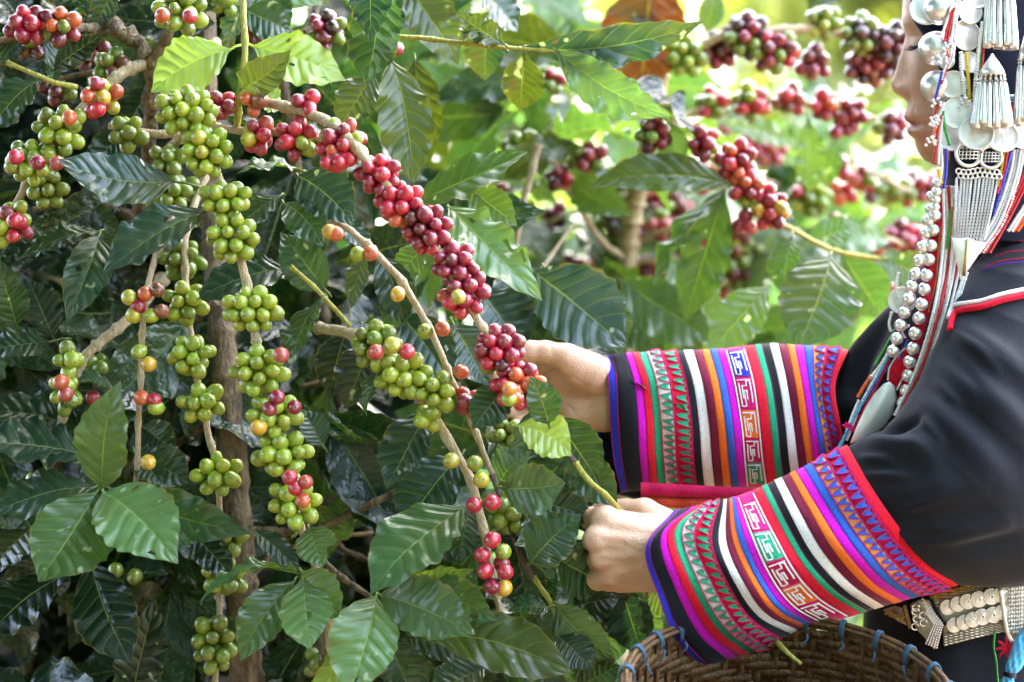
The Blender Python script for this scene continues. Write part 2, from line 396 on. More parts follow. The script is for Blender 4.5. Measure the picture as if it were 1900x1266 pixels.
def leaf(parent, bx, by, tx, ty, wpx, tone='mid', Y=0., dY=-.01, roll=0., bend=.08, sweep=0., fold=.22, wave=.05, petiole=12, twist=0., holes=(), nL=36, nW=12, flip=False, name='leaf'):
    """one leaf from base pixel to tip pixel; Y depth of the base, dY depth of the tip relative to it"""
    LEAFN[0] += 1
    rj = random.Random(LEAFN[0]*31); roll += rj.uniform(-12, 12); bend *= rj.uniform(.5, 1.7); twist += rj.uniform(-.35, .35)
    b = W(bx, by, Y); t = W(tx, ty, Y+dY); L = (t-b).length; wd = m(wpx, Y)/max(.45, math.cos(math.radians(roll)))
    if not holes and rj.random() < .28 and wpx > 45:       # insect bites
        holes = tuple((rj.choice([rj.uniform(-.7, .7), rj.choice([-1, 1])*rj.uniform(.92, 1.05)]), rj.uniform(.2, .85), rj.uniform(.012, .045)) for _ in range(rj.randint(1, 3)))
        nL, nW = 54, 22
    V, F, uv = leaf_geo(L, wd, bend, sweep, fold, wave, LEAFN[0], nL, nW, twist=twist, holes=holes)
    R = frame(b, t, roll)
    if flip: R = R @ Matrix(((1, 0, 0), (0, -1, 0), (0, 0, -1)))
    Vw = np.array(V) @ np.array(R).T
    nV = len(Vw)
    # petiole
    ex = R.col[0]; pl = m(petiole, Y)
    back = b-ex*pl+Vector((0, .006, 0))
    tv, tf = tube_geo([list(back-b), list((back-b)*.5+Vector((0, 0, .001))), [0, 0, 0], list(ex*L*.25+R.col[2]*(4*bend*L*.25*.75-.02*L))], [.0013, .0012, .0012, .0007], 5)
    Vw = np.vstack([Vw, np.array(tv)]); F = F+[tuple(i+nV for i in f) for f in tf]
    uv = np.vstack([uv, np.tile([[.5, .1]], (len(tv), 1))])
    me = mesh(name, Vw, F, M['leaf'], uv=uv)
    return obj(name, me, parent, loc=b, color=TONES[tone] if isinstance(tone, str) else tone)
# shared low-cost leaves for the fill
FILL = []
for i in range(7):
    rr = random.Random(100+i)
    V, F, uv = leaf_geo(1, rr.uniform(.38, .50), rr.uniform(-.05, .16), rr.uniform(-.05, .05), rr.uniform(.1, .4), rr.uniform(.04, .09), 900+i, 20, 8, twist=rr.uniform(-.5, .5))
    FILL.append(mesh('leaf', V, F, M['leaf'], uv=uv))
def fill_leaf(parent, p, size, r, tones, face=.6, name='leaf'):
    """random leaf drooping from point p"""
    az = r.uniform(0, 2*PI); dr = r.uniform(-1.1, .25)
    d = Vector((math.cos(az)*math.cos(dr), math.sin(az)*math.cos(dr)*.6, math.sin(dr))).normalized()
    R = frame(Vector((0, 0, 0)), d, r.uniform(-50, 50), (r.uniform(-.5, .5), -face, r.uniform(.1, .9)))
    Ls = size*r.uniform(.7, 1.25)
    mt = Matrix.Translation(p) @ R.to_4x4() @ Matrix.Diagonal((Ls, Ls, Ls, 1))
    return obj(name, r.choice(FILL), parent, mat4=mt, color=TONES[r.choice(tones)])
def foliage_mesh(pts, size, r, nq=3):
    """many small folded leaves as one mesh (far foliage)"""
    V = []; F = []; uv = []
    for p in pts:
        d = Vector((r.gauss(0, 1), r.gauss(0, 1), r.gauss(-.4, .7))).normalized(); n = Vector((r.gauss(0, .7), r.gauss(0, .7), 1))
        n = (n-d*n.dot(d)).normalized(); e = n.cross(d); L = size*r.uniform(.7, 1.3); w = L*.23; o = len(V); p = Vector(p)
        V += [p, p+d*L*.28+e*w*.8+n*L*.05, p+d*L*.28+n*L*.02, p+d*L*.28-e*w*.8+n*L*.05, p+d*L*.65+e*w*.85+n*L*.03, p+d*L*.65, p+d*L*.65-e*w*.85+n*L*.03, p+d*L-n*L*.1]
        uv += [(.5, 0), (.95, .3), (.5, .3), (.05, .3), (.95, .65), (.5, .65), (.05, .65), (.5, 1)]
        F += [(o, o+2, o+1), (o, o+3, o+2), (o+1, o+2, o+5, o+4), (o+2, o+3, o+6, o+5), (o+4, o+5, o+7), (o+5, o+6, o+7)]
    return mesh('foliage', V, F, M['leaf_far'], uv=uv)

# ------------------------------------------------------------------ cherries
def cherry_mesh():
    prof = [(0.001, .96), (.06, .955), (.10, .985), (.17, 1.02), (.24, 1.00), (.30, .975)]
    for k in range(1, 12):
        a = .32+(PI-.40-.32)*k/11; prof.append((math.sin(a), math.cos(a)*1.06))
    prof += [(.12, -1.04), (.10, -1.25), (.09, -1.6), (.001, -1.62)]
    b = MB(); b.lathe(prof, 16); return mesh('cherry', b.v, [f[::-1] for f in b.f], M['cherry'])
CH = cherry_mesh()
def cherry_low():
    b = MB(); b.lathe([(.001, 1.04), (.2, 1.0)]+[(math.sin(.35+2.6*k/6), math.cos(.35+2.6*k/6)*1.06) for k in range(1, 7)]+[(.001, -1.08)], 10)
    return mesh('cherry', b.v, [f[::-1] for f in b.f], M['cherry'])
CHL = cherry_low()
PAL = dict(g=(.275, .38, .026), G=(.15, .23, .019), y=(.42, .40, .035), Y=(.60, .36, .03), o=(.62, .20, .03), O=(.55, .10, .03), r=(.46, .012, .042), c=(.25, .006, .034), d=(.115, .006, .018), k=(.035, .006, .010), p=(.40, .06, .05), u=(.20, .06, .03))
CRN = [0]
def cherry(parent, p, r, axis, col, low=False):
    axis = Vector(axis).normalized()
    q = axis.to_track_quat('Z', 'Y')
    c = PAL[col]; j = [1+rng.uniform(-.18, .18)]*3; c = [max(0, c[i]*j[i]*(1+rng.uniform(-.07, .07))) for i in range(3)]
    mt = Matrix.Translation(p) @ q.to_matrix().to_4x4() @ Matrix.Rotation(rng.uniform(0, 6), 4, 'Z') @ Matrix.Diagonal((r*rng.uniform(.96, 1.04), r*rng.uniform(.96, 1.04), r*rng.uniform(1.04, 1.24), 1))
    CRN[0] += 1
    return obj('cherry', CHL if low else CH, parent, mat4=mt, color=c)
def pack(c, rad, rc, n, seed, axis=None):
    """n balls of radius rc packed in an ellipsoid shell"""
    r = np.random.RandomState(seed); rad = np.array(rad); c = np.array(c)
    inner = np.maximum(rad-rc, rc*.35)
    P = r.normal(size=(n, 3)); P /= np.linalg.norm(P, axis=1)[:, None]; P *= r.uniform(.5, 1, (n, 1))**.4; P[:, 1] -= .25; P *= inner
    for it in range(110):
        D = P[:, None]-P[None]; d = np.linalg.norm(D, axis=2)+np.eye(n)*9
        ov = np.clip(2*rc*1.0-d, 0, None)
        P = P+(D/d[..., None]*ov[..., None]).sum(1)*.35
        q = np.linalg.norm(P/inner, axis=1); s = np.where(q > 1, 1/q, 1)
        P = P*(1-(1-s[:, None])*.3)
        if it < 60: P *= .995
    return P+c
def cluster(parent, x0, y0, x1, y1, n, cols, Y=0., axis=None, rc=14.6, low=False, bias='', deep=.8):
    """cherries packed in the box x0..x1, y0..y1; cols: palette letters, used as weights (bias 'tb' sorts them top to bottom)"""
    CRN[0] += 1; n = max(2, round(n*1.0))
    cx, cy = (x0+x1)/2, (y0+y1)/2; c = W(cx, cy, Y); rr = m(rc, Y)
    rx, rz = m((x1-x0)/2, Y), m((y1-y0)/2, Y)
    P = pack(c, (rx, min(rx, rz)*deep, rz), rr, n, CRN[0]+17)
    order = sorted(range(n), key=lambda i: -P[i][2]) if bias == 'tb' else (sorted(range(n), key=lambda i: P[i][0]) if bias == 'lr' else list(range(n)))
    for k, i in enumerate(order):
        if bias: col = cols[min(len(cols)-1, max(0, int((k+rng.uniform(-1.5, 1.5))/n*len(cols))))]
        else: col = cols[rng.randrange(len(cols))]
        p = Vector(P[i]); d = p-c; d.y -= rr*.8; d.z -= rr*.3; d += Vector((rng.gauss(0, .4), rng.gauss(0, .4), rng.gauss(0, .4)))*rr
        if d.length < 1e-5: d = Vector((0, -1, 0))
        cherry(parent, p, rr*rng.uniform(.80, 1.10), d, col, low)
def single(parent, px, py, col, Y=0., rc=14.5, ax=None):
    p = W(px, py, Y); cherry(parent, p, m(rc, Y), ax or (rng.uniform(-.6, .6), -1, rng.uniform(-.7, .2)), col)

# ------------------------------------------------------------------ branches
def branch(parent, pts, w0, w1, mat='twig', Y=0., nodes=38, name='branch', n=9, knob=.35, wob=1.0):
    """tapered woody stem through (px, py[, Y]) points; w0..w1 apparent widths in pixels; swollen nodes every so many pixels"""
    P = [W(p[0], p[1], p[2] if len(p) > 2 else Y) for p in pts]
    ln = sum((P[i+1]-P[i]).length for i in range(len(P)-1)); N = max(8, int(ln/.006))
    path = catmull(P, N); r = np.random.RandomState(len(pts)*13+int(abs(pts[0][0])))
    path = path+np.convolve(r.normal(size=N+8), np.ones(9)/9, 'valid')[:, None]*np.array([.0012, .001, .0012])*wob
    s = np.linspace(0, ln, N)*S
    rad = np.interp(np.linspace(0, 1, N), [0, 1], [m(w0/2, Y), m(w1/2, Y)])
    if nodes:
        ph = np.abs(((s/nodes) % 1)-.5)*2
        rad = rad*(1+knob*np.exp(-((1-ph)/.18)**2)); 
    rad = rad*(1+.06*np.convolve(r.normal(size=N+4), np.ones(5)/5, 'valid'))
    o = Vector(path[0]); V, F = tube_geo(path-np.array(o), rad, n)
    return obj(name, mesh(name, V, F, M[mat]), parent, loc=o)
# ------------------------------------------------------------------ plant A: pale trunk on the left, hanging green clusters
bushA = empty('coffee_bush', W(470, 3200, .12), 'coffee bush with a pale brown trunk and long hanging strings of green cherries at left', 'coffee bush', 'coffee bushes laden with cherries')
trunkA = branch(bushA, [(470, 3150, .12), (465, 1500, .11), (455, 1240, .10), (445, 1050, .10), (432, 850, .10), (415, 650, .11), (400, 480, .13), (385, 250, .16), (380, -150, .2)], 74, 34, 'bark', .1, nodes=210, name='trunk', n=14, knob=.12)
A1 = branch(bushA, [(400, 80, .14), (330, 150, .02), (350, 215, -.02), (397, 310, -.03), (420, 400, -.035), (447, 485, -.035), (468, 580, -.035), (480, 650, -.035), (505, 750, -.03), (530, 850, -.02), (552, 960, -.01), (585, 1050, 0), (608, 1130, .01), (612, 1210, .02)], 19, 14, 'twig', -.03, nodes=74)
cluster(A1, 283, 163, 412, 250, 25, 'gggg', -.035); cluster(A1, 335, 232, 434, 332, 21, 'ggggy', -.04)
cluster(A1, 368, 334, 472, 412, 16, 'gggg', -.04); cluster(A1, 380, 392, 482, 490, 19, 'ggggg', -.04)
cluster(A1, 408, 533, 526, 618, 20, 'ggggg', -.04); cluster(A1, 424, 640, 537, 738, 20, 'ggggggggg', -.04)
cluster(A1, 449, 725, 560, 815, 16, 'gggg', -.035); cluster(A1, 467, 800, 586, 890, 17, 'ggg', -.03); cluster(A1, 488, 876, 602, 985, 15, 'ygggg', -.025)
for x, y, c in [(514, 737, 'c'), (500, 759, 'c'), (546, 756, 'c'), (480, 793, 'Y'), (538, 886, 'r'), (567, 895, 'p'), (548, 906, 'r'), (562, 929, 'O'), (522, 659, 'p')]: single(A1, x, y, c, -.075)
A2 = branch(bushA, [(380, 330, .12), (345, 430, .05), (343, 520, .03), (350, 600, .02), (366, 700, .02), (388, 800, .02), (403, 880, .02), (410, 980, .03), (408, 1060, .03), (404, 1180, .03), (395, 1300, .03)], 15, 10, 'twig', .02, nodes=96)
cluster(A2, 290, 440, 388, 522, 13, 'GGG', .05); cluster(A2, 298, 522, 388, 602, 12, 'gGgg', .01); cluster(A2, 310, 618, 405, 702, 13, 'ggg', .0)
cluster(A2, 328, 715, 422, 785, 11, 'ggg', .0); cluster(A2, 353, 838, 457, 922, 13, 'ggg', .0); cluster(A2, 372, 968, 466, 1040, 9, 'gG', .02)
cluster(A2, 368, 1036, 468, 1108, 11, 'Gg', .02); cluster(A2, 355, 1128, 442, 1262, 15, 'GGG', .02)
A3 = branch(bushA, [(330, 380, .13), (290, 470, .05), (270, 560, .01), (262, 650, .005), (259, 740, .0), (256, 830, .0), (253, 900, .01)], 13, 9, 'twig', .0, nodes=98, knob=.5)
for x, y, c in [(239, 552, 'y'), (269, 546, 'O'), (256, 569, 'c'), (292, 538, 'u'), (248, 586, 'y'), (281, 586, 'g'), (258, 653, 'g'), (276, 676, 'Y'), (262, 738, 'O'), (286, 743, 'r'), (290, 757, 'g'), (275, 858, 'Y'), (300, 578, 'u')]: single(A3, x, y, c, -.02)
A4 = branch(bushA, [(400, 560, .1), (310, 640, .14), (180, 700, .16)], 14, 9, 'bark', .12, nodes=60)
A5 = branch(bushA, [(440, 980, .10), (520, 985, .10), (600, 975, .09), (680, 940, .08), (755, 902, .08)], 15, 13, 'bark', .08, nodes=70)
A6 = branch(bushA, [(440, 760, .10), (380, 790, .10), (300, 840, .12), (200, 880, .14)], 16, 11, 'bark', .1, nodes=60)
A7 = branch(bushA, [(455, 1080, .11), (530, 1000, .13), (640, 900, .16), (700, 820, .2)], 15, 9, 'bark', .14, nodes=70)
A8 = branch(bushA, [(600, 1040, .03), (640, 1075, .02), (690, 1110, .0), (720, 1170, .02)], 11, 9, 'bark', .02, nodes=34, knob=.6)
A9 = branch(bushA, [(612, 1180, .03), (600, 1160, .03), (606, 1230, .02), (600, 1330, .02)], 18, 14, 'bark', .02, nodes=40)
cluster(A9, 560, 1200, 625, 1260, 6, 'GG', .04)

# leaves of plant A
lf = leaf
lf(A1, 326, 338, 106, 296, 112, 'blue', -.02, -.05, 8, .05, .10, .12, .05, 44)
lf(A1, 384, 392, 190, 512, 108, 'blue', -.03, -.05, -6, .10, -.02, .2, .05, 8)
lf(A1, 545, 500, 362, 556, 104, 'blue', .015, -.02, 0, .06, -.04, .2, .04, 4)
lf(A1, 600, 552, 533, 684, 66, 'mid', -.03, -.03, 28, .08, .04, .2, .05, 6)
lf(A1, 605, 540, 520, 432, 86, 'mid', .02, .0, -14, .07, .0, .2, .05, 14)
lf(A1, 525, 376, 600, 458, 78, 'mid', .0, -.03, 10, .12, .05, .2, .06, 8)
lf(A1, 552, 326, 655, 420, 104, 'blue', .0, -.02, 0, .07, .06, .15, .04, 8)
lf(A1, 522, 362, 432, 440, 74, 'mid', .03, -.01, 10, .08, .0, .2, .04, 4)
lf(A1, 562, 318, 440, 322, 56, 'green', .02, -.02, 38, .08, .0, .25, .08, 6)
lf(A1, 600, 560, 545, 640, 40, 'mid', .03)
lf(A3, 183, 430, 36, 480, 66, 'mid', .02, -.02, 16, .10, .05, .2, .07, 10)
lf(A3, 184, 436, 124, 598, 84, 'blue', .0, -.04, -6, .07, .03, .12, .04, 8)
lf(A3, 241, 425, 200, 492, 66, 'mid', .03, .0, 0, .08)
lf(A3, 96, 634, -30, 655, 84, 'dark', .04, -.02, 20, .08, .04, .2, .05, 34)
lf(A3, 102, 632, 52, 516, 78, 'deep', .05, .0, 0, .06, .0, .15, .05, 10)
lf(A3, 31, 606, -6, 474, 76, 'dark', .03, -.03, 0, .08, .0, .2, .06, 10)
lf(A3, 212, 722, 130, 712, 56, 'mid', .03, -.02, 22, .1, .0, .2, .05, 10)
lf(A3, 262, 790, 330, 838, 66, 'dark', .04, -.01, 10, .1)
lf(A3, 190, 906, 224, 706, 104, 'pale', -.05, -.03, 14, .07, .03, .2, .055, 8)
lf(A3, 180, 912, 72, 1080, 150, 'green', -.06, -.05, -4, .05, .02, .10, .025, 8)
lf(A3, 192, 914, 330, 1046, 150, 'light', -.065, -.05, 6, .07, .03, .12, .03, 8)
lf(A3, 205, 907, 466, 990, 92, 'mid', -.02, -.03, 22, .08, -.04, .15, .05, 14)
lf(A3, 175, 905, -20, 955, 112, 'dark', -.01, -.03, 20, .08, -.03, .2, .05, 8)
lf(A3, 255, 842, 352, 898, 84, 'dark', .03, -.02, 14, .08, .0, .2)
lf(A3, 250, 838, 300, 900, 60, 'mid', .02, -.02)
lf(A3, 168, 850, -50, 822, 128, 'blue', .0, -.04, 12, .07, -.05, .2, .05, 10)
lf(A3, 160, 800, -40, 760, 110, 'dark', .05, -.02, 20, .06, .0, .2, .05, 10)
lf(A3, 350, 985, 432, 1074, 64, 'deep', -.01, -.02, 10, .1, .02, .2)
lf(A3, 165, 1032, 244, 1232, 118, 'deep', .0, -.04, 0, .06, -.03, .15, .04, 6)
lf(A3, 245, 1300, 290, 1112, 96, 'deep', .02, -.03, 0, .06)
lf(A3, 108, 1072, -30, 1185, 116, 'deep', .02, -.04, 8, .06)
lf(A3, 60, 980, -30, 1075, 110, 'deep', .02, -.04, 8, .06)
lf(A2, 470, 985, 560, 1060, 50, 'dark', .05)
lf(A1, 556, 1064, 370, 1118, 52, 'green', -.02, -.05, 56, .12, .02, .3, .08, 8)
lf(A1, 546, 1078, 446, 1228, 86, 'green', -.01, -.03, -16, .08, -.05, .2, .05, 8)
lf(A1, 562, 1072, 574, 1206, 100, 'light', -.03, -.04, 4, .07, .02, .15, .03, 6)
lf(A1, 558, 1060, 634, 1148, 84, 'pale', -.02, -.03, 26, .14, .05, .2, .05, 6)
lf(A1, 572, 978, 598, 1054, 78, 'green', -.02, -.02, 10, .08, .02, .2, .04, 8, holes=((.7, .75, .12),))
lf(A1, 545, 995, 556, 985, 14, 'lime', -.03)
lf(A8, 866, 940, 688, 1104, 142, 'green', -.02, -.05, 10, .06, -.04, .12, .035, 8)
lf(A8, 698, 1106, 645, 1300, 126, 'light', -.04, -.05, -6, .07, .02, .15, .035, 6)
lf(A8, 704, 1104, 882, 1178, 106, 'pale', -.035, -.05, 12, .09, .03, .15, .04, 6)
lf(A8, 745, 1082, 880, 1056, 34, 'lime', .0, -.02, 60, .1, .05, .3, .09, 6)
lf(A8, 762, 1080, 922, 1152, 84, 'pale', -.01, -.04, 20, .08, .03, .2, .04, 6)
lf(A8, 780, 1180, 1064, 1250, 112, 'olive', -.035, -.03, 4, .08, .06, .12, .035, 10)
lf(A8, 690, 1120, 566, 1290, 60, 'lime', -.03, -.03, -48, .1, .05, .3, .06, 6)
lf(A8, 720, 1190, 770, 1310, 90, 'dark', .03, -.02)
lf(A8, 760, 1180, 900, 1230, 80, 'dark', .05, -.02)
lf(A8, 900, 1240, 800, 1300, 90, 'blue', .0, -.02, 20)
lf(A8, 960, 1250, 1060, 1300, 90, 'mid', .0, -.02, 20)
lf(A5, 800, 758, 716, 908, 98, 'blue', .0, -.03, 10, .07, .04, .2, .05, 6)
lf(A5, 858, 842, 742, 985, 118, 'blue', .05, -.02, 0, .06, .0, .15, .04, 8)
lf(A5, 872, 944, 852, 1048, 72, 'blue', .04, -.02, 0, .06)
lf(A5, 600, 830, 560, 760, 60, 'mid', .06, 0, 0, .06)
lf(A5, 640, 800, 560, 790, 60, 'dark', .08, 0, 20, .06)

# ------------------------------------------------------------------ plant B: gnarled stem in the upper left corner
bushB = empty('coffee_bush', W(150, 3300, .2), 'coffee bush with a gnarled forked stem and mixed cherries in the upper left corner', 'coffee bush', 'coffee bushes laden with cherries')
trunkB = branch(bushB, [(40, 3250, .4), (50, 1500, .38), (70, 1000, .34), (190, 600, .26), (268, 330, .15), (285, 195, .08), (272, 120, .06), (245, 70, .06), (205, 48, .06), (150, -60, .1)], 26, 26, 'bark', .1, nodes=130, name='trunk', n=14, knob=.16, wob=5)
B0 = branch(bushB, [(275, 120, .06), (300, 85, .05), (318, 45, .04), (340, -30, .04)], 25, 17, 'bark', .05, nodes=40, wob=3)
B1 = branch(bushB, [(278, 118, .06), (240, 128, .05), (212, 148, .04), (155, 200, .03), (105, 262, .02), (60, 325, .02), (25, 385, .03), (-30, 460, .04)], 24, 13, 'twig', .03, nodes=62, wob=2)
cluster(B1, 143, 140, 230, 222, 9, 'gyOrgg', .0); cluster(B1, 58, 190, 166, 290, 19, 'GgggGy', -.01); cluster(B1, 4, 258, 118, 342, 20, 'gggGg', -.01); cluster(B1, 46, 318, 126, 386, 11, 'GGG', .02); cluster(B1, -20, 362, 62, 468, 12, 'rggcg', -.01)
for x, y, c in [(180, 156, 'c'), (182, 203, 'r'), (192, 181, 'Y'), (163, 178, 'O'), (70, 302, 'c'), (29, 292, 'r'), (105, 303, 'p'), (129, 218, 'O'), (28, 409, 'r')]: single(B1, x, y, c, -.05)
B2 = branch(bushB, [(205, 55, .08), (150, 52, .04), (80, 62, .03), (-20, 80, .03)], 18, 14, 'bark', .04, nodes=50)
cluster(B2, 8, 14, 92, 80, 11, 'cddcr', .0); cluster(B2, 80, 12, 148, 86, 11, 'dcGGO', .0); cluster(B2, 30, 60, 90, 112, 4, 'dGu', .03)
cluster(B0, 274, -20, 390, 65, 17, 'GGgGG', -.02); single(B0, 352, 31, 'r', -.07); single(B0, 301, 29, 'O', -.06)
B3 = branch(bushB, [(250, 130, .1), (170, 135, .09), (100, 150, .09)], 12, 9, 'bark', .09, nodes=40)
cluster(B3, 172, 90, 240, 150, 7, 'Gu', .06); cluster(B3, 60, 150, 150, 185, 6, 'Gd', .1); cluster(B3, 120, 70, 210, 130, 7, 'dd', .12)
B4 = branch(bushB, [(300, 290, .12), (340, 246, .07), (295, 250, .05), (200, 235, .05)], 19, 12, 'twig', .06, nodes=60)
cluster(B4, 194, 218, 275, 275, 9, 'GGg', .03); cluster(B4, 276, 270, 345, 330, 9, 'GG', .08); cluster(B4, 282, 330, 352, 395, 10, 'GG', .07); cluster(B4, 330, 300, 360, 400, 5, 'G', .1)
B5 = branch(bushB, [(300, 520, .15), (235, 595, .06), (180, 640, .03), (150, 675, .02), (118, 760, .02), (95, 830, .04)], 22, 13, 'twig', .04, nodes=44, knob=.5, wob=3)
cluster(B5, 102, 638, 150, 700, 6, 'gGg', .0); cluster(B5, 150, 662, 202, 706, 6, 'GG', .05); cluster(B5, 86, 690, 160, 772, 8, 'gGgg', .0)
for x, y, c in [(113, 709, 'O'), (122, 732, 'p'), (92, 885, 'c'), (172, 738, 'c')]: single(B5, x, y, c, -.035 if x > 100 and x < 150 else .02)
single(B5, 62, 890, 'g', .03); single(B5, 215, 1058, 'G', .04); single(B5, 250, 1070, 'G', .04)
B6 = branch(bushB, [(300, 470, .16), (230, 395, .12), (150, 380, .1), (60, 390, .1)], 15, 10, 'bark', .1, nodes=50)
B7s = branch(bushB, [(15, 115, .0), (90, 148, .0), (145, 162, .01)], 8, 11, 'shoot', .0, nodes=60)
lf(B7s, 84, 146, -20, 248, 86, 'dark', .0, -.02, 10, .08, -.03, .2, .05, 8)
lf(B7s, 95, 150, 105, 50, 50, 'dark', .03, .03, 30)
lf(B7s, 100, 130, 192, 64, 48, 'deep', .03, -.02, 30, .08)
lf(B7s, 15, 112, 45, 86, 30, 'dark', .02, .0)
lf(B7s, 12, 118, -30, 60, 60, 'dark', .03, .0)
lf(B1, 320, 60, 440, -30, 60, 'mid', .06, 0)
lf(B0, 215, -30, 170, 70, 50, 'dark', .06, 0)
lf(B4, 240, 240, 160, 330, 70, 'dark', .1, 0)
lf(B4, 285, 160, 225, 260, 80, 'deep', .13, 0)
lf(B6, 140, 385, 230, 440, 60, 'mid', .1, 0)
lf(B6, 130, 390, 60, 470, 60, 'dark', .1, 0)

# ------------------------------------------------------------------ plant C: long arching branches of red cherries in the middle
bushC = empty('coffee_bush', W(700, 3300, .25), 'coffee bush whose long arching middle branch is packed with crimson cherries', 'coffee bush', 'coffee bushes laden with cherries')
trunkC = branch(bushC, [(800, 3250, .45), (760, 1600, .45), (700, 1100, .42), (610, 640, .34), (540, 250, .24), (500, -100, .22)], 30, 20, 'bark', .2, nodes=200, name='trunk', n=12, knob=.12)
C1 = branch(bushC, [(420, 190, .03), (470, 186, -.02), (560, 206, -.05), (636, 246, -.078), (706, 330, -.080), (762, 394, -.078), (820, 480, -.080), (872, 570, -.078), (914, 632, -.072), (945, 690, -.05), (975, 735, -.04)], 20, 13, 'twig', -.06, nodes=78)
C1b = branch(bushC, [(400, 235, .04), (470, 245, -.01), (560, 246, -.035), (620, 272, -.045), (668, 300, -.05)], 15, 13, 'twig', -.04, nodes=70)
cluster(C1, 376, 160, 438, 232, 7, 'crcr', .0); cluster(C1, 446, 162, 500, 215, 4, 'ruO', -.04); cluster(C1, 540, 172, 600, 215, 4, 'rcr', -.05)
cluster(C1b, 444, 220, 512, 285, 8, 'crpyr', -.03); cluster(C1b, 508, 215, 590, 300, 12, 'rrrrcgg', -.05); cluster(C1b, 586, 215, 684, 318, 17, 'rrprcyg', -.07); cluster(C1b, 596, 270, 650, 325, 5, 'OrO', -.08)
cluster(C1, 663, 285, 742, 362, 15, 'ccrcr', -.075); cluster(C1, 698, 338, 790, 420, 17, 'rrrcO', -.075); cluster(C1, 745, 375, 838, 476, 22, 'cccdcr', -.075)
cluster(C1, 796, 453, 892, 525, 16, 'cdcc', -.075); cluster(C1, 812, 498, 912, 592, 19, 'crrrcO', -.075); single(C1, 850, 551, 'y', -.115); cluster(C1, 690, 330, 740, 372, 3, 'rOr', -.07)
cluster(C1, 880, 606, 975, 688, 19, 'ccrcd', -.07); cluster(C1, 912, 668, 1014, 762, 18, 'rrrcOg', -.07)
single(C1, 944, 740, 'g', -.1); single(C1, 945, 722, 'o', -.105); single(C1, 958, 740, 'O', -.09); single(C1, 905, 682, 'g', -.06)
C2 = branch(bushC, [(560, 380, .06), (622, 412, .0), (680, 455, -.02), (742, 520, -.03), (792, 600, -.035), (828, 680, -.035), (850, 735, -.03), (880, 800, -.02), (912, 880, -.01)], 15, 11, 'twig', -.03, nodes=92, knob=.55)
for x, y, c in [(663, 472, 'g'), (688, 470, 'O'), (738, 546, 'Y'), (789, 615, 'g'), (821, 610, 'O'), (856, 690, 'O'), (825, 705, 'G'), (623, 434, 'O'), (612, 430, 'Y')]: single(C2, x, y, c, -.05)
cluster(C2, 842, 714, 894, 778, 5, 'crc', -.04)
C3 = branch(bushC, [(590, 608, .03), (650, 618, .0), (700, 655, -.02), (750, 705, -.03), (795, 755, -.03), (838, 830, -.03), (872, 890, -.03), (893, 960, -.03), (907, 1040, -.03), (920, 1100, -.03), (932, 1145, -.03)], 22, 12, 'twig', -.03, nodes=86, knob=.4)
cluster(C3, 650, 594, 748, 690, 18, 'GgGgg', -.04, bias=''); cluster(C3, 690, 655, 806, 742, 19, 'ggg', -.045); cluster(C3, 772, 690, 848, 765, 9, 'gg', -.05); cluster(C3, 766, 745, 820, 805, 4, 'gg', -.04)
for x, y, c, yy in [(728, 641, 'y', -.08), (755, 653, 'r', -.08), (698, 654, 'p', -.08), (837, 855, 'y', -.05), (881, 860, 'g', -.05), (893, 891, 'y', -.05), (880, 937, 'r', -.06), (914, 933, 'r', -.06),
                    (914, 1002, 'r', -.06), (895, 1030, 'r', -.06), (934, 1025, 'g', -.05), (901, 1060, 'r', -.06), (938, 1062, 'r', -.065), (931, 1046, 'c', -.05), (914, 1088, 'c', -.06), (935, 1092, 'Y', -.05)]: single(C3, x, y, c, yy, 15.5)
C4 = branch(bushC, [(912, 880, .0), (940, 960, .0), (965, 1030, -.01), (990, 1075, -.01)], 10, 10, 'purple_bark', .0, nodes=58, knob=.5)
cluster(C4, 905, 912, 988, 990, 13, 'GgG', .0)
C5 = branch(bushC, [(988, 1072, -.01), (1015, 1110, -.01), (1032, 1150, -.01), (1060, 1188, -.01)], 10, 7, 'shoot', .0, nodes=42)
C6 = branch(bushC, [(1010, 785, -.05), (1035, 815, -.05), (1055, 842, -.05), (1072, 865, -.05)], 11, 11, 'purple_bark', -.05, nodes=38, knob=.4)
C7 = branch(bushC, [(1068, 858, -.05), (1090, 888, -.052), (1115, 912, -.05), (1150, 950, -.035), (1180, 990, -.02), (1200, 1110, -.01)], 11, 8, 'shoot', -.05, nodes=70)
C8 = branch(bushC, [(540, 495, -.01), (580, 530, -.015), (620, 572, -.02), (650, 606, -.02)], 8, 9, 'shoot', -.02, nodes=50)
C9 = branch(bushC, [(452, -30, .0), (454, 60, -.01), (452, 130, -.015), (445, 185, -.01), (440, 235, .01)], 12, 13, 'shoot', -.01, nodes=82)
C10 = branch(bushC, [(720, 68, .05), (780, 72, .04), (860, 80, .03), (930, 88, .03), (1010, 95, .03), (1045, 100, .03)], 9, 7, 'shoot', .04, nodes=90)
cluster(bushC and C9, 900, 780, 985, 835, 10, 'GG', .0)
C11 = branch(bushB, [(600, -20, .14), (570, 55, .12), (520, 60, .12), (420, 60, .13)], 12, 9, 'bark', .12, nodes=50)
cluster(C11, 572, 18, 640, 95, 13, 'dckdG', .1); cluster(C11, 455, 30, 500, 85, 5, 'dd', .12); single(C11, 735, 91, 'c', .02); cluster(C11, 400, -10, 440, 25, 4, 'GG', .05)

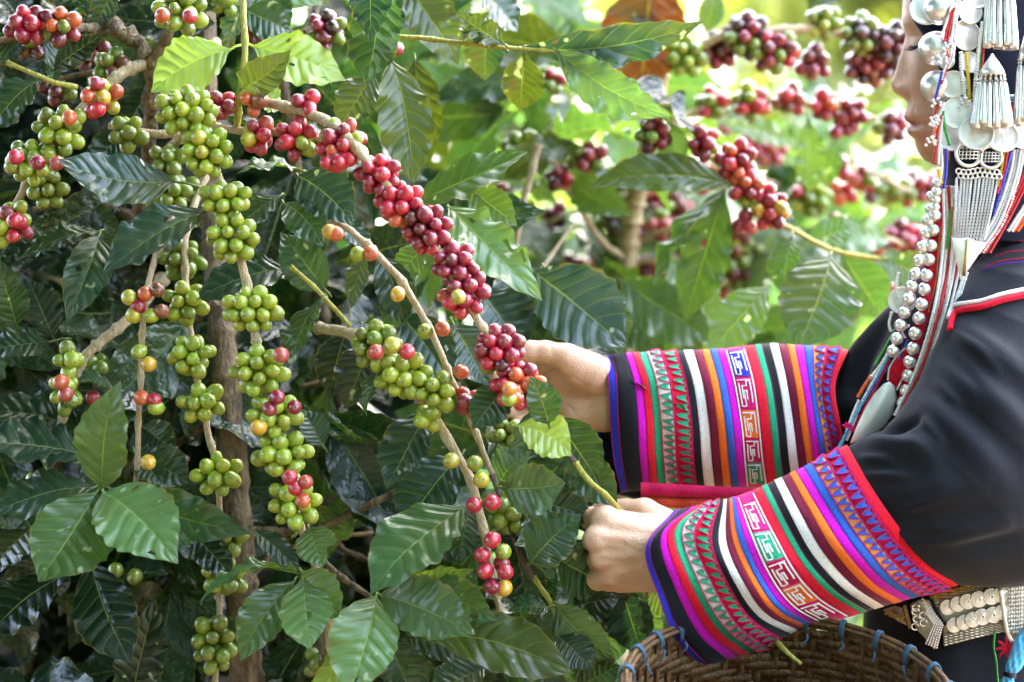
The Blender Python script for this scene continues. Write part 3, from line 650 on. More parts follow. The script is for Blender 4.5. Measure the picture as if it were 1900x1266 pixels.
lf(C9, 428, 92, 280, 172, 118, 'bright', .0, .0, -6, .06, -.04, .15, .04, 22)
lf(C9, 470, 86, 642, 150, 108, 'bright', .0, .01, 0, .06, .0, .15, .05, 22)
lf(C9, 445, 168, 540, 92, 52, 'olive', -.03, -.03, 40, .14, -.06, .3, .07, 14)
lf(C9, 460, 160, 520, 205, 60, 'lime', .02, .02)
lf(C9, 454, 20, 540, 60, 70, 'mid', .05, .02, 20)
lf(C9, 448, 10, 420, 100, 60, 'mid', .06, .02, 20)
lf(C9, 470, -40, 530, 70, 80, 'mid', .08, .0, 10)
lf(C9, 430, -40, 600, 10, 90, 'green', .1, .0, 10)
lf(C10, 722, 105, 768, 344, 106, 'olive', .05, -.01, -10, .06, .03, .2, .03, 6)
lf(C10, 770, 110, 800, 300, 80, 'olive', .09, .0, 10, .06)
lf(C10, 715, -40, 680, 158, 110, 'mid', .03, -.01, 10, .06, .02, .2, .04, 6)
lf(C10, 690, -70, 690, 80, 84, 'blue', .0, -.01, 0, .06)
lf(C10, 696, 134, 628, 240, 80, 'dark', .06, .0, 0, .06, .02)
lf(C10, 968, 88, 1305, 40, 52, 'blue', .03, .02, 48, .05, -.06, .3, .06, 6)
lf(C10, 1030, 92, 1243, 216, 64, 'pale', .02, .0, 36, .06, -.05, .3, .06, 6)
lf(C10, 938, 84, 848, 22, 52, 'olive', .02, .0, -30, .1, .05, .3, .09, 4)
lf(C10, 932, 90, 840, 52, 34, 'dark', .03, .0, 40, .08, .04)
lf(C10, 1040, 100, 1170, 90, 40, 'dark', .04, .02, 40)
lf(C10, 745, -40, 850, 120, 100, 'olive', .14, .02, 0)
lf(C10, 905, 40, 900, 150, 80, 'dark', .16, .02, 0); lf(C10, 975, 95, 965, 205, 84, 'olive', .12, .02, 0); lf(C10, 880, -30, 960, 60, 90, 'dark', .14, .02, 0)
lf(C1, 772, 380, 980, 282, 108, 'green', .0, -.02, -8, .05, -.03, .2, .05, 4)
lf(C1, 832, 384, 1006, 558, 110, 'light', .02, -.03, 6, .08, -.05, .25, .06, 4, holes=((.55, .56, .055), (.8, .68, .05), (.25, .22, .02)))
lf(C1, 870, 350, 960, 420, 70, 'light', .06, -.01, 10)
lf(C1, 800, 452, 732, 522, 66, 'light', .03, .0, 10)
lf(C1, 985, 500, 1162, 645, 156, 'blue', .08, -.02, 0, .05, .0, .12, .03, 8)
lf(C1, 1085, 520, 1160, 660, 90, 'blue', .10, -.02, 20, .05)
lf(C1, 925, 505, 1010, 640, 100, 'dark', .12, -.02, 0, .05); lf(C1, 890, 540, 976, 660, 130, 'blue', .10, -.02, 0, .05); lf(C1, 1010, 500, 1060, 640, 90, 'blue', .12, 0, 0)
lf(C2, 700, 470, 752, 606, 76, 'dark', .02, -.01, 14, .1, .04)
lf(C2, 682, 456, 652, 572, 46, 'dark', .01, -.01, 20, .08)
lf(C2, 770, 520, 720, 620, 70, 'mid', .03, -.01, 14, .1, .04)
lf(C2, 740, 580, 838, 712, 104, 'blue', .04, -.01, 0, .06); lf(C2, 840, 600, 905, 716, 110, 'dark', .06, -.01, 0, .06); lf(C2, 620, 400, 690, 470, 50, 'dark', .03, 0)
lf(C3, 704, 684, 680, 774, 36, 'mid', -.01, -.02, 40, .15, .08)
lf(C3, 690, 640, 640, 760, 90, 'deep', .07, 0, 0, .06); lf(C3, 640, 620, 610, 740, 90, 'deep', .09, 0, 0, .06)
lf(C6, 938, 716, 876, 796, 84, 'mid', -.06, -.01, 0, .05, .02, .15, .03, 6)
lf(C6, 1018, 788, 982, 698, 64, 'mid', -.085, -.02, -10, .1, -.04, .2, .07, 8)
lf(C6, 958, 790, 1060, 846, 88, 'bright', -.075, -.005, 0, .06, .1, .15, .06, 10)
lf(C6, 1032, 775, 1112, 900, 86, 'mid', -.03, -.01, 20, .06, .03, .2, .04, 6)
lf(C6, 990, 760, 965, 860, 40, 'mid', -.03, -.01, 40, .1)
lf(C6, 1040, 840, 1146, 940, 78, 'mid', -.02, -.01, 30, .06, .03, .25, .03, 6)
lf(C4, 928, 905, 1050, 896, 92, 'pale', -.045, -.02, 14, .1, -.05, .25, .05, 10); lf(C4, 926, 900, 985, 838, 84, 'pale', -.035, -.01, -10, .1, .04, .2, .04, 8)
lf(C4, 982, 1048, 1078, 956, 104, 'mid', -.04, -.01, 0, .07, .02, .15, .04, 8)
lf(C4, 980, 925, 1104, 962, 80, 'dark', -.02, .0, 20, .07); lf(C4, 1000, 900, 1110, 920, 60, 'dark', .0, .0, 20, .07)
lf(C4, 950, 995, 985, 1138, 88, 'blue', .02, .0, 0, .05); lf(C4, 1030, 1035, 1128, 1090, 96, 'mid', .0, .0, 20, .06); lf(C4, 1008, 1060, 1030, 1072, 22, 'green', -.02, 0)
lf(C5, 1018, 1128, 942, 1136, 56, 'mid', -.02, -.01, 20, .1, .05); lf(C5, 1030, 1122, 1142, 1222, 70, 'mid', -.01, -.01, 24, .08, -.05); lf(C5, 1034, 1180, 1100, 1244, 76, 'blue', -.02, -.02, 10, .1)
lf(C5, 1050, 1185, 1140, 1290, 90, 'mid', .03, .0, 0, .08); lf(C5, 1065, 1276, 1150, 1235, 60, 'mid', .0, .0, 20); lf(C5, 1028, 1128, 1020, 1190, 40, 'green', -.01, 0)
lf(C5, 1045, 1130, 1150, 1110, 80, 'dark', .04, 0, 10); lf(C5, 1000, 1150, 1080, 1190, 80, 'dark', .05, 0)
lf(C7, 1205, 1090, 1262, 1140, 70, 'lime', .02, -.01, 14, .12, .05); lf(C7, 1150, 1080, 1195, 1220, 90, 'blue', .05, -.01, 14, .06); lf(C7, 1140, 1110, 1130, 1240, 70, 'mid', .06, -.01, 14, .06)
lf(C7, 1186, 1110, 1220, 1190, 50, 'light', .04, 0); lf(C7, 1060, 860, 1110, 1000, 90, 'dark', .04, 0); lf(C7, 1100, 1030, 1120, 1180, 110, 'deep', .05, 0)
lf(C7, 1060, 1000, 1110, 1090, 110, 'dark', .05, 0)

# thin bare twigs crossing the shade behind
for bb, pts in ((bushA, [(520, 900, .2), (620, 860, .2), (740, 800, .2)]), (bushA, [(470, 1040, .16), (560, 1010, .18), (690, 990, .2)]), (bushA, [(340, 860, .2), (260, 800, .22), (150, 790, .24)]), (bushC, [(560, 720, .2), (640, 690, .2), (740, 640, .2)]), (bushC, [(600, 1000, .22), (680, 1040, .2), (780, 1060, .2)]),
                (bushB, [(180, 560, .22), (110, 520, .22), (20, 500, .24)]), (bushB, [(260, 480, .2), (200, 560, .22), (150, 640, .24)]), (bushC, [(600, 880, .12), (690, 850, .14), (760, 850, .16)]), (bushC, [(860, 640, .2), (960, 560, .24), (1060, 420, .3)])):
    branch(bb, pts, 11, 6, 'twig' if pts[0][0] % 40 else 'bark', .2, nodes=46, knob=.5, wob=3)
# inner leaves filling plants A, B and C, many darkened to stand for shade
def fill_region(parents, n, x0, x1, y0, y1, ya, yb, tones, size, seed, dens=None, face=.6, low=False):
    r = random.Random(seed); k = 0; tries = 0
    while k < n and tries < n*20:
        tries += 1
        x, y, Y = r.uniform(x0, x1), r.uniform(y0, y1), r.uniform(ya, yb)
        if dens and r.random() > dens(x, y): continue
        fill_leaf(r.choice(parents), W(x, y, Y), size, r, tones, face); k += 1
def densABC(x, y):
    if y < 480 and x > 730: return .12
    if x > 1000 and y < 650: return .3
    if 540 < x < 760 and 850 < y < 1010: return .35
    return 1.0
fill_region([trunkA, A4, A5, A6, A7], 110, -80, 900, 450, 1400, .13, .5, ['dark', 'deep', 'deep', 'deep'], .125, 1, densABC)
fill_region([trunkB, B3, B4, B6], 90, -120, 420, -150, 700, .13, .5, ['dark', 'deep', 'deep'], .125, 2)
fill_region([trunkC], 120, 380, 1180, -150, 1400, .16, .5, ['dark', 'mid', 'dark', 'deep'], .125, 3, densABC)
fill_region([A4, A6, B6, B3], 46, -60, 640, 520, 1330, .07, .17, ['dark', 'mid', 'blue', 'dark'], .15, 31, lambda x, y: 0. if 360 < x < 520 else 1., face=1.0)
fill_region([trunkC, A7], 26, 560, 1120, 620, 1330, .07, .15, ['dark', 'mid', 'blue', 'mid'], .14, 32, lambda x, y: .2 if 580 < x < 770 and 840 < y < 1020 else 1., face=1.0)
# the mass of foliage deep inside the row
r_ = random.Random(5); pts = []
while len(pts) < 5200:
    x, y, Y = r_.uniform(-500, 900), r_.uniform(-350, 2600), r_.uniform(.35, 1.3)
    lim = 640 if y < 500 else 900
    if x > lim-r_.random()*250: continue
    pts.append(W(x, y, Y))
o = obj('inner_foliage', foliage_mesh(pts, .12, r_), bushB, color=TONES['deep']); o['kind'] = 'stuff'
# ------------------------------------------------------------------ plant D: out of focus row behind, right of the middle
bushD = empty('coffee_bush', W(1180, 2600, .55), 'blurred coffee bush with a thin pale trunk and dark cherries beside her face', 'coffee bush', 'coffee bushes laden with cherries')
trunkD = branch(bushD, [(1140, 2550, .6), (1150, 900, .6), (1165, 470, .55), (1200, 280, .5), (1230, 100, .48), (1245, -100, .5)], 44, 24, 'twig', .55, nodes=120, name='trunk', n=10)
D1 = branch(bushD, [(1215, 120, .48), (1290, 92, .42), (1345, 66, .40), (1430, 58, .40), (1520, 55, .42), (1600, 75, .44), (1720, 95, .46)], 20, 14, 'twig', .42, nodes=80)
def cl(b, *a, **k): cluster(b, *a, low=True, rc=13.6, **k)
cl(D1, 1234, 68, 1312, 140, 14, 'gGg', Y=.40); cl(D1, 1290, 60, 1375, 122, 14, 'dcdk', Y=.42); cl(D1, 1338, 26, 1430, 110, 20, 'cddkG', Y=.40); cl(D1, 1380, 60, 1490, 130, 22, 'crddG', Y=.40)
cl(D1, 1480, 85, 1540, 152, 9, 'dcd', Y=.42); cl(D1, 1496, 12, 1560, 70, 10, 'GGg', Y=.42); cl(D1, 1556, 30, 1640, 100, 19, 'GGkG', Y=.43); cl(D1, 1620, 42, 1688, 120, 15, 'dkGd', Y=.43); cl(D1, 1545, 88, 1690, 152, 26, 'dkdcu', Y=.45)
D2 = branch(bushD, [(1190, 240, .5), (1280, 212, .5), (1370, 188, .5), (1480, 192, .5), (1570, 205, .5), (1640, 228, .52), (1700, 260, .55)], 15, 8, 'twig', .5, nodes=70)
for a in [(1293, 163, 1352, 225, 10, 'GGr'), (1358, 160, 1424, 222, 11, 'Ggr'), (1438, 158, 1492, 214, 9, 'pruG'), (1508, 160, 1552, 236, 8, 'Orc'), (1560, 180, 1608, 240, 9, 'dcc'), (1632, 202, 1680, 268, 10, 'dcG'), (1540, 225, 1580, 250, 3, 'cc')]: cl(D2, *a, Y=.5)
D3 = branch(bushD, [(1195, 225, .4), (1250, 248, .33), (1310, 285, .28), (1370, 340, .25), (1420, 395, .25), (1470, 425, .27), (1560, 468, .3), (1700, 490, .32)], 12, 9, 'shoot', .27, nodes=70)
for a in [(1182, 212, 1246, 282, 11, 'dcG'), (1276, 232, 1334, 300, 8, 'Opcg'), (1328, 258, 1400, 338, 13, 'rOcr'), (1350, 318, 1424, 382, 12, 'rrcOg'), (1398, 345, 1462, 432, 14, 'crcrY'), (1365, 395, 1398, 432, 3, 'cr')]: cl(D3, *a, Y=.25)
bushF = empty('coffee_bush', W(1150, 2600, .6), 'blurred coffee bush with a forked pale twig and small green clusters above the picking hand', 'coffee bush', 'coffee bushes laden with cherries')
branch(bushF, [(1090, 2550, .65), (1110, 900, .65), (1160, 520, .58), (1165, 380, .55)], 24, 14, 'twig', .6, nodes=120, name='trunk')
D4 = branch(bushF, [(1160, 480, .55), (1110, 440, .5), (1040, 320, .42), (1010, 275, .40)], 13, 9, 'twig', .45, nodes=60)
D4b = branch(bushF, [(1000, 268, .30), (985, 330, .30), (965, 400, .30), (950, 520, .30), (946, 640, .30)], 15, 9, 'twig', .3, nodes=70)
for a in [(930, 240, 1005, 320, 11, 'GG'), (1000, 240, 1070, 300, 9, 'GgG'), (1040, 265, 1140, 320, 10, 'GGc'), (1000, 310, 1075, 350, 6, 'drc'), (915, 340, 945, 375, 2, 'cr'), (1085, 140, 1150, 205, 9, 'GGr'), (1000, 120, 1050, 180, 6, 'GGr'), (880, 150, 930, 210, 4, 'Gd')]: cl(D4, *a, Y=.42)
D5 = branch(bushF, [(1170, 450, .6), (1260, 430, .65), (1380, 440, .7)], 13, 9, 'twig', .6, nodes=60)
for a in [(1190, 360, 1290, 430, 16, 'drcG'), (1290, 430, 1400, 530, 22, 'GGgu'), (1380, 440, 1440, 500, 8, 'GG'), (1100, 370, 1180, 440, 10, 'kGd'), (1460, 330, 1545, 400, 16, 'GGgr'), (1330, 480, 1420, 540, 12, 'GGd')]: cl(D5, *a, Y=.6)
lf(D3, 1352, 342, 1082, 352, 74, 'olive', .24, .0, -18, .08, -.05, .2, .04, 6); lf(D3, 1350, 346, 1208, 540, 60, 'green', .25, -.02, 44, .05, .03, .3, .04, 6); lf(D3, 1345, 352, 1270, 596, 96, 'green', .26, .0, 10, .05, .0, .2, .04, 6)
lf(D3, 1542, 474, 1478, 652, 152, 'mid', .22, -.04, -4, .05, .02, .14, .025, 8); lf(D3, 1470, 438, 1450, 545, 62, 'green', .24, -.02, 20, .05); lf(D3, 1430, 528, 1316, 656, 96, 'light', .26, -.03, -10, .06); lf(D3, 1640, 480, 1740, 540, 90, 'green', .3, 0, 20)
lf(D3, 1560, 470, 1640, 590, 90, 'green', .34, 0, 20); lf(D3, 1500, 450, 1600, 420, 60, 'green', .34, 0, 20); lf(D3, 1150, 520, 1330, 640, 110, 'green', .36, 0, 10, .05); lf(D3, 1240, 480, 1320, 600, 110, 'light', .4, 0, 10); lf(D3, 1130, 540, 1230, 660, 110, 'green', .38, 0, 10, .05)
lf(D3, 1240, 225, 1262, 310, 56, 'pale', .26, 0, 20); lf(D2, 1500, 215, 1500, 360, 60, 'light', .5, 0, 10); lf(D2, 1560, 250, 1530, 350, 50, 'green', .55, 0, 20); lf(D2, 1330, 230, 1480, 270, 60, 'light', .55, 0, 10)
lf(D1, 1330, -20, 1310, 60, 50, 'mid', .45, 0); lf(D1, 1560, -40, 1500, 25, 70, 'deep', .5, 0)
dry = lf(trunkD, 1210, -50, 1190, 175, 170, 'dry', .42, .02, 10, .06, .0, .3, .03, 10); dry['label'] = 'dead brown leaf'
fill_region([trunkD, D4, D5], 150, 900, 1800, 380, 1400, .45, 1.1, ['green', 'mid', 'light', 'green'], .14, 11)
fill_region([trunkD, D4], 90, 740, 1260, -60, 420, .35, 1.1, ['olive', 'green', 'mid', 'light'], .14, 12)
fill_region([trunkD, D2], 84, 1230, 1800, 150, 480, .7, 1.4, ['light', 'green', 'mid', 'green'], .13, 13)

# plant E: further back, thin strings of cherries melting into blur
bushE = empty('coffee_bush', W(1450, 2200, 1.2), 'very blurred coffee bush with thin strings of cherries between her face and the near branches', 'coffee bush', 'coffee bushes laden with cherries')
trunkE = branch(bushE, [(1520, 2150, 1.25), (1500, 900, 1.25), (1480, 500, 1.2), (1460, 250, 1.2)], 30, 16, 'twig', 1.2, nodes=120, name='trunk')
rE = random.Random(77)
for x0, y0, x1, y1, dep in [(1480, 300, 1720, 360, 1.0), (1490, 380, 1740, 330, 1.1), (1480, 430, 1700, 450, .9), (1470, 350, 1230, 330, 1.0), (1470, 420, 1180, 430, .9), (1480, 500, 1250, 560, 1.0), (1480, 280, 1300, 250, 1.3), (1490, 520, 1700, 560, 1.1), (1470, 260, 1110, 170, 1.2), (1480, 480, 1060, 500, 1.1), (1460, 300, 960, 420, 1.0)]:
    dep *= .62
    eb = branch(bushE, [(x0, y0, 1.2), ((x0+x1)/2, (y0+y1)/2-14, dep), (x1, y1+14, dep)], 11, 7, 'twig', dep, nodes=60)
    for t in (.3, .5, .68, .86, 1.0):
        x, y = lerp(x0, x1, t)+rE.uniform(-10, 10), lerp(y0, y1, t)+rE.uniform(-14, 10); w_ = rE.uniform(20, 34)
        if x < 1745: cl(eb, x-w_, y-w_*.8, x+w_, y+w_*.8, rE.randint(4, 7), rE.choice(['rcd', 'GGr', 'dcr', 'Gg', 'cpG', 'rrO']), Y=dep)
fill_region([trunkE], 60, 1000, 1800, 300, 760, 1.1, 1.7, ['green', 'light', 'lime', 'light'], .15, 14)
# ------------------------------------------------------------------ more bushes of the plantation, further back, and the trees beyond
def far_bush(x, y, h, rad, n, seed, label, tone='green', size=.15, name='coffee_bush', cat='coffee bush', group='coffee bushes in the sun behind'):
    r = random.Random(seed); root = empty(name, (x, y, 0), label, cat, group)
    b = MB(); b.tube([(x, y, -.1), (x+.05, y, h*.4), (x, y+.05, h*.85)], [.03*h/2, .02*h/2, .008], 8, res=10)
    for k in range(7):
        a = k*2.4; z = h*(.3+.08*k); b.tube([(x, y, z), (x+math.cos(a)*rad*.5, y+math.sin(a)*rad*.5, z+.12), (x+math.cos(a)*rad*.9, y+math.sin(a)*rad*.9, z)], [.012, .01, .005], 6, res=8)
    b.build('trunk', M['bark'], root)
    pts = []
    clumps = [(r.gauss(0, .45)*rad, r.gauss(0, .45)*rad, h*r.uniform(.18, 1.0)) for _ in range(26)]
    while len(pts) < n:
        c = r.choice(clumps); t = max(.25, 1-abs(c[2]/h-.55)*1.1)
        pts.append((x+c[0]*t+r.gauss(0, .16)*rad, y+c[1]*t+r.gauss(0, .16)*rad, max(.05, c[2]+r.gauss(0, .1)*h*.8)))
    o = obj('crown', foliage_mesh(pts, size, r), root, color=TONES[tone]); o['kind'] = 'stuff'
    return root
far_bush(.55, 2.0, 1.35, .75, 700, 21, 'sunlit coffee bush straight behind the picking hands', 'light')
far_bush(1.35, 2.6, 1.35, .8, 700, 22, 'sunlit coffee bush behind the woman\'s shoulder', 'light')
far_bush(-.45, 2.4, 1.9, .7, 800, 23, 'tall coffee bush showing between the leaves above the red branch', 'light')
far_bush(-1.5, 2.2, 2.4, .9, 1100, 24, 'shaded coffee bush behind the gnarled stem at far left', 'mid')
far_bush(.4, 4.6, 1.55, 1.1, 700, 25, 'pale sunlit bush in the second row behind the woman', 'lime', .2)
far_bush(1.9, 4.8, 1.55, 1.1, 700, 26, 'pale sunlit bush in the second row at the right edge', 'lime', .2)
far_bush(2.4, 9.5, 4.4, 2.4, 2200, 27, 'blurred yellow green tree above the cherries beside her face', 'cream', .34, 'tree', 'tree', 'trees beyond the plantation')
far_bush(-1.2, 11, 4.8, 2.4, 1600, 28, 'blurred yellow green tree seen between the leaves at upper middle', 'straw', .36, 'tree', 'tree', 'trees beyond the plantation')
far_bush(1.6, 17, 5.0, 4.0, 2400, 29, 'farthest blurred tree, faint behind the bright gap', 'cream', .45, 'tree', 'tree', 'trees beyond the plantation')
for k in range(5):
    far_bush(-3.4+1.7*k, -3.7-.2*(k % 2), 2.6, .95, 900, 60+k, ['leftmost', 'second', 'middle', 'fourth', 'rightmost'][k]+' coffee bush of the row opposite, behind the viewer', 'mid', .17, group='coffee bushes of the row opposite')  # added out of view to block low light from the front
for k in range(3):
    far_bush(-5.0+3.6*k, -5.8, 8.0, 2.6, 2600, 70+k, ['left', 'middle', 'right'][k]+' tall tree behind the viewer, beyond the row opposite', 'mid', .42, 'tree', 'tree', 'trees behind the viewer')  # unseen crowns added so light falls mostly from overhead
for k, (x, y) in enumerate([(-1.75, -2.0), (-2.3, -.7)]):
    far_bush(x, y, 2.6, .8, 1300, 80+k, ['nearest', 'next'][k]+' coffee bush of the same row at the viewer\'s left hand', 'dark', .16, group='coffee bushes beside the viewer')  # added out of view to shade the left side
# unseen trees added for their shade; the right crown keeps sun off the picker
def added_shade_tree(base, c0, ext, n, seed, label, size=.26):
    r = random.Random(seed); base = Vector(base); c0 = Vector(c0)
    root = empty('shade_tree', base, label, 'tree', 'shade trees over the plantation')
    top = base.lerp(c0, .2); top.z = c0.z-.5
    b = MB(); b.tube([base-Vector((0, 0, .1)), base+Vector((0, 0, 1.2)), top, c0+Vector((0, 0, ext[2]*.5))], [.13, .11, .09, .03], 10, res=20)
    pts = []
    for k in range(10):
        e = c0+Vector((r.uniform(-.8, .8)*ext[0], r.uniform(-.8, .8)*ext[1], r.uniform(-.4, .6)*ext[2]))
        b.tube([top, top.lerp(e, .5)+Vector((0, 0, .2)), e], [.05, .03, .008], 7, res=12)
    b.build('trunk', M['bark'], root)
    while len(pts) < n:
        q = Vector((r.uniform(-1, 1), r.uniform(-1, 1), r.uniform(-1, 1)))
        if q.length > 1: continue
        pts.append(c0+Vector((q.x*ext[0], q.y*ext[1], q.z*ext[2])))
    o = obj('crown', foliage_mesh(pts, size, r), root, color=TONES['mid']); o['kind'] = 'stuff'
added_shade_tree((2.3, 2.6, 0), Vector((-.05, .05, 1.3))+SUN_DIR*3.0, (1.25, .62, .55), 2600, 40, 'tall shade tree whose crown spreads over the picker from the right')
added_shade_tree((-2.6, -.6, 0), (-1.35, -.5, 2.8), (1.5, 1.5, .5), 3400, 41, 'low shade tree leaning over the green cherries from the left', .24)  # second crown, added out of view to block sky over the left
# ------------------------------------------------------------------ the picker: body
def surface_nets(f, org, h):
    s = f < 0; nx, ny, nz = f.shape
    cnt = np.zeros((nx-1, ny-1, nz-1), np.float32); acc = np.zeros((3, nx-1, ny-1, nz-1), np.float32)
    for ax in range(3):
        oth = [a for a in range(3) if a != ax]
        for o1 in (0, 1):
            for o2 in (0, 1):
                def sl(d):
                    q = [None]*3; q[ax] = slice(d, f.shape[ax]-1+d)
                    for a, oo in zip(oth, (o1, o2)): q[a] = slice(oo, f.shape[a]-1+oo)
                    return tuple(q)
                a, b = f[sl(0)], f[sl(1)]; mk = (a < 0) != (b < 0)
                t = np.where(mk, a/np.where(mk, a-b, 1), 0)
                cnt += mk; acc[ax] += t*mk; acc[oth[0]] += o1*mk; acc[oth[1]] += o2*mk
    act = cnt > 0; idx = -np.ones(act.shape, np.int64); idx[act] = np.arange(act.sum())
    ii = np.argwhere(act); V = (ii+(acc[:, act]/cnt[act]).T)*h+np.array(org)
    F = []
    for ax in range(3):
        o1, o2 = [(1, 2), (2, 0), (0, 1)][ax]
        q0 = [slice(1, n-1) for n in f.shape]; q0[ax] = slice(0, f.shape[ax]-1)
        q1 = list(q0); q1[ax] = slice(1, f.shape[ax])
        a, b = s[tuple(q0)], s[tuple(q1)]
        e = np.argwhere(a != b)
        if not len(e): continue
        sg = a[tuple(e.T)]; c = e.copy(); c[:, o1] += 1; c[:, o2] += 1
        def g(d1, d2):
            k = c.copy(); k[:, o1] += d1; k[:, o2] += d2; return idx[tuple(k.T)]
        quad = np.stack([g(-1, -1), g(0, -1), g(0, 0), g(-1, 0)], 1)
        quad[~sg] = quad[~sg][:, ::-1]; F.append(quad)
    return V, np.vstack(F)
def sd_cap(P, a, b, ra, rb):
    a = np.array(a, np.float32); ab = np.array(b, np.float32)-a; pa = P-a
    t = np.clip((pa@ab)/(ab@ab+1e-12), 0, 1)
    return np.linalg.norm(pa-t[..., None]*ab, axis=-1)-(ra+(rb-ra)*t)
def smin(a, b, k):
    h = np.clip(k-np.abs(a-b), 0, None)/k; return np.minimum(a, b)-h*h*k*.25
def smax(a, b, k): return -smin(-a, -b, k)
def grid(lo, hi, h):
    ax = [np.arange(lo[i], hi[i]+h, h, dtype=np.float32) for i in range(3)]
    return np.stack(np.meshgrid(*ax, indexing='ij'), -1)
def chain(P, pts, k):
    """smooth union of tapered capsules along (px, py, Y, r_mm)"""
    d = None
    for a, b in zip(pts[:-1], pts[1:]):
        q = sd_cap(P, W(*a[:3]), W(*b[:3]), a[3]/1000, b[3]/1000); d = q if d is None else smin(d, q, k)
    return d
def taubin(V, F, it=2):
    from_ = np.concatenate([F[:, [0, 1]], F[:, [1, 2]], F[:, [2, 3]], F[:, [3, 0]]]); 
    for _ in range(it):
        for lam in (.5, -.52):
            acc = np.zeros_like(V); n = np.zeros(len(V))
            np.add.at(acc, from_[:, 0], V[from_[:, 1]]); np.add.at(n, from_[:, 0], 1)
            V = V+lam*(acc/np.maximum(n, 1)[:, None]-V)
    return V
def hand(palm, fingers, tendons, creases, lo, hi, h=.0013):
    P = grid(lo, hi, h)
    d = None
    for c in palm: q = chain(P, c, .012); d = q if d is None else smin(d, q, .011)
    pal = d
    for c in tendons: pal = smin(pal, chain(P, c, .004), .006)
    out = None
    for f in fingers:
        q = smin(pal, chain(P, f, .004), .008); out = q if out is None else smin(out, q, .0022)
    for pl, wd, dep, yl in creases:                 # grooves drawn on the camera side
        Q = [W(x, y, .05) for x, y in pl]; dm = None
        for a, b in zip(Q[:-1], Q[1:]):
            ab = np.array([b.x-a.x, b.z-a.z]); px_, pz_ = P[..., 0]-a.x, P[..., 2]-a.z
            t = np.clip((px_*ab[0]+pz_*ab[1])/(ab@ab), 0, 1); dd = np.hypot(px_-t*ab[0], pz_-t*ab[1]); dm = dd if dm is None else np.minimum(dm, dd)
        out = out+dep/1000*np.exp(-(dm/(wd/1000))**2)*(P[..., 1] < yl)
    V, F = surface_nets(out, lo, h); return taubin(V, F, 2), F
# near (left) hand: fist, back of the hand to the camera, thumb up
Yh = -.045
L_palm = [[(1330, 1035, -.02, 24), (1240, 1022, -.03, 25)], [(1240, 1005, -.035, 22), (1125, 966, -.045, 10.5)], [(1240, 1020, -.045, 19), (1114, 1000, -.052, 10.0)], [(1240, 1035, -.04, 19), (1124, 1035, -.048, 9.5)], [(1240, 1050, -.034, 18), (1142, 1066, -.040, 9.5)],
          [(1225, 1020, -.024, 22), (1140, 1012, -.018, 19)], [(1225, 1062, -.025, 17), (1150, 1070, -.02, 14)]]
L_fing = [[(1122, 962, -.047, 11.5), (1096, 962, -.012, 10.2), (1122, 962, .010, 9.0), (1160, 968, .006, 8.2)],
          [(1108, 1000, -.054, 12.2), (1102, 1002, -.012, 10.5), (1128, 1004, .012, 9.4), (1160, 1006, .006, 8.4)],
          [(1118, 1034, -.050, 11.4), (1110, 1040, -.012, 9.8), (1134, 1042, .010, 8.8), (1164, 1042, .004, 8)],
          [(1136, 1064, -.042, 10.6), (1109, 1076, -.016, 9.6), (1130, 1080, .002, 8.4), (1160, 1078, .002, 7.6)],
          [(1232, 972, -.022, 15), (1196, 950, -.010, 12.5), (1160, 948, .004, 11), (1126, 944, .016, 9), (1112, 946, .020, 8)]]
L_tend = [[(1225, 995, -.0545, 4), (1130, 972, -.0535, 5)], [(1225, 1010, -.0585, 4), (1118, 1000, -.060, 5.5)], [(1225, 1030, -.0565, 4), (1126, 1033, -.0555, 5)], [(1225, 1048, -.0515, 4), (1144, 1062, -.0475, 5)]]
L_crea = [([(1108, 981), (1130, 984), (1160, 990)], 4, 1.4, 0.), ([(1106, 1017), (1130, 1018), (1170, 1020)], 4, 1.5, 0.), ([(1116, 1051), (1140, 1050), (1175, 1046)], 4, 1.3, 0.), ([(1112, 992), (1113, 1006)], 1, .5, 0.), ([(1118, 990), (1119, 1008)], 1, .4, 0.), ([(1122, 1028), (1122, 1042)], 1, .4, 0.), ([(1120, 958), (1121, 972)], 1, .4, 0.), ([(1150, 984), (1180, 1000), (1215, 1000)], 1.6, -.5, 0.), ([(1140, 1012), (1165, 1030), (1210, 1036)], 1.6, -.5, 0.)]
HL = hand(L_palm, L_fing, L_tend, L_crea, W(1050, 1130, -.08) , W(1345, 895, .06))
# far (right) hand: palm towards the camera, thumb on top, fingers curled behind the cherries
R_palm = [[(1220, 730, .085, 24), (1140, 732, .078, 24)], [(1130, 742, .078, 22), (1045, 735, .085, 17)], [(1120, 768, .072, 17), (1065, 766, .075, 15)], [(1106, 700, .064, 17), (1068, 682, .050, 16)], [(1118, 712, .078, 20), (1050, 695, .085, 16)], [(1104, 690, .075, 15), (1050, 668, .075, 13)]]
R_fing = [[(1095, 688, .055, 18), (1050, 664, .045, 13.5), (1012, 654, .045, 11), (985, 653, .046, 10.4), (950, 657, .048, 8.6)],
          [(1046, 686, .092, 12), (985, 688, .105, 9.6), (946, 698, .094, 8.4), (918, 702, .078, 7.4)],
          [(1040, 712, .096, 12), (978, 718, .108, 9.8), (940, 728, .096, 8.6), (920, 736, .08, 7.4)],
          [(1044, 738, .094, 11.5), (984, 748, .104, 9.2), (954, 758, .09, 8.2), (944, 764, .078, 7.2)],
          [(1056, 762, .086, 11), (1006, 772, .094, 8.4), (976, 778, .084, 7.4), (962, 782, .074, 6.6)]]
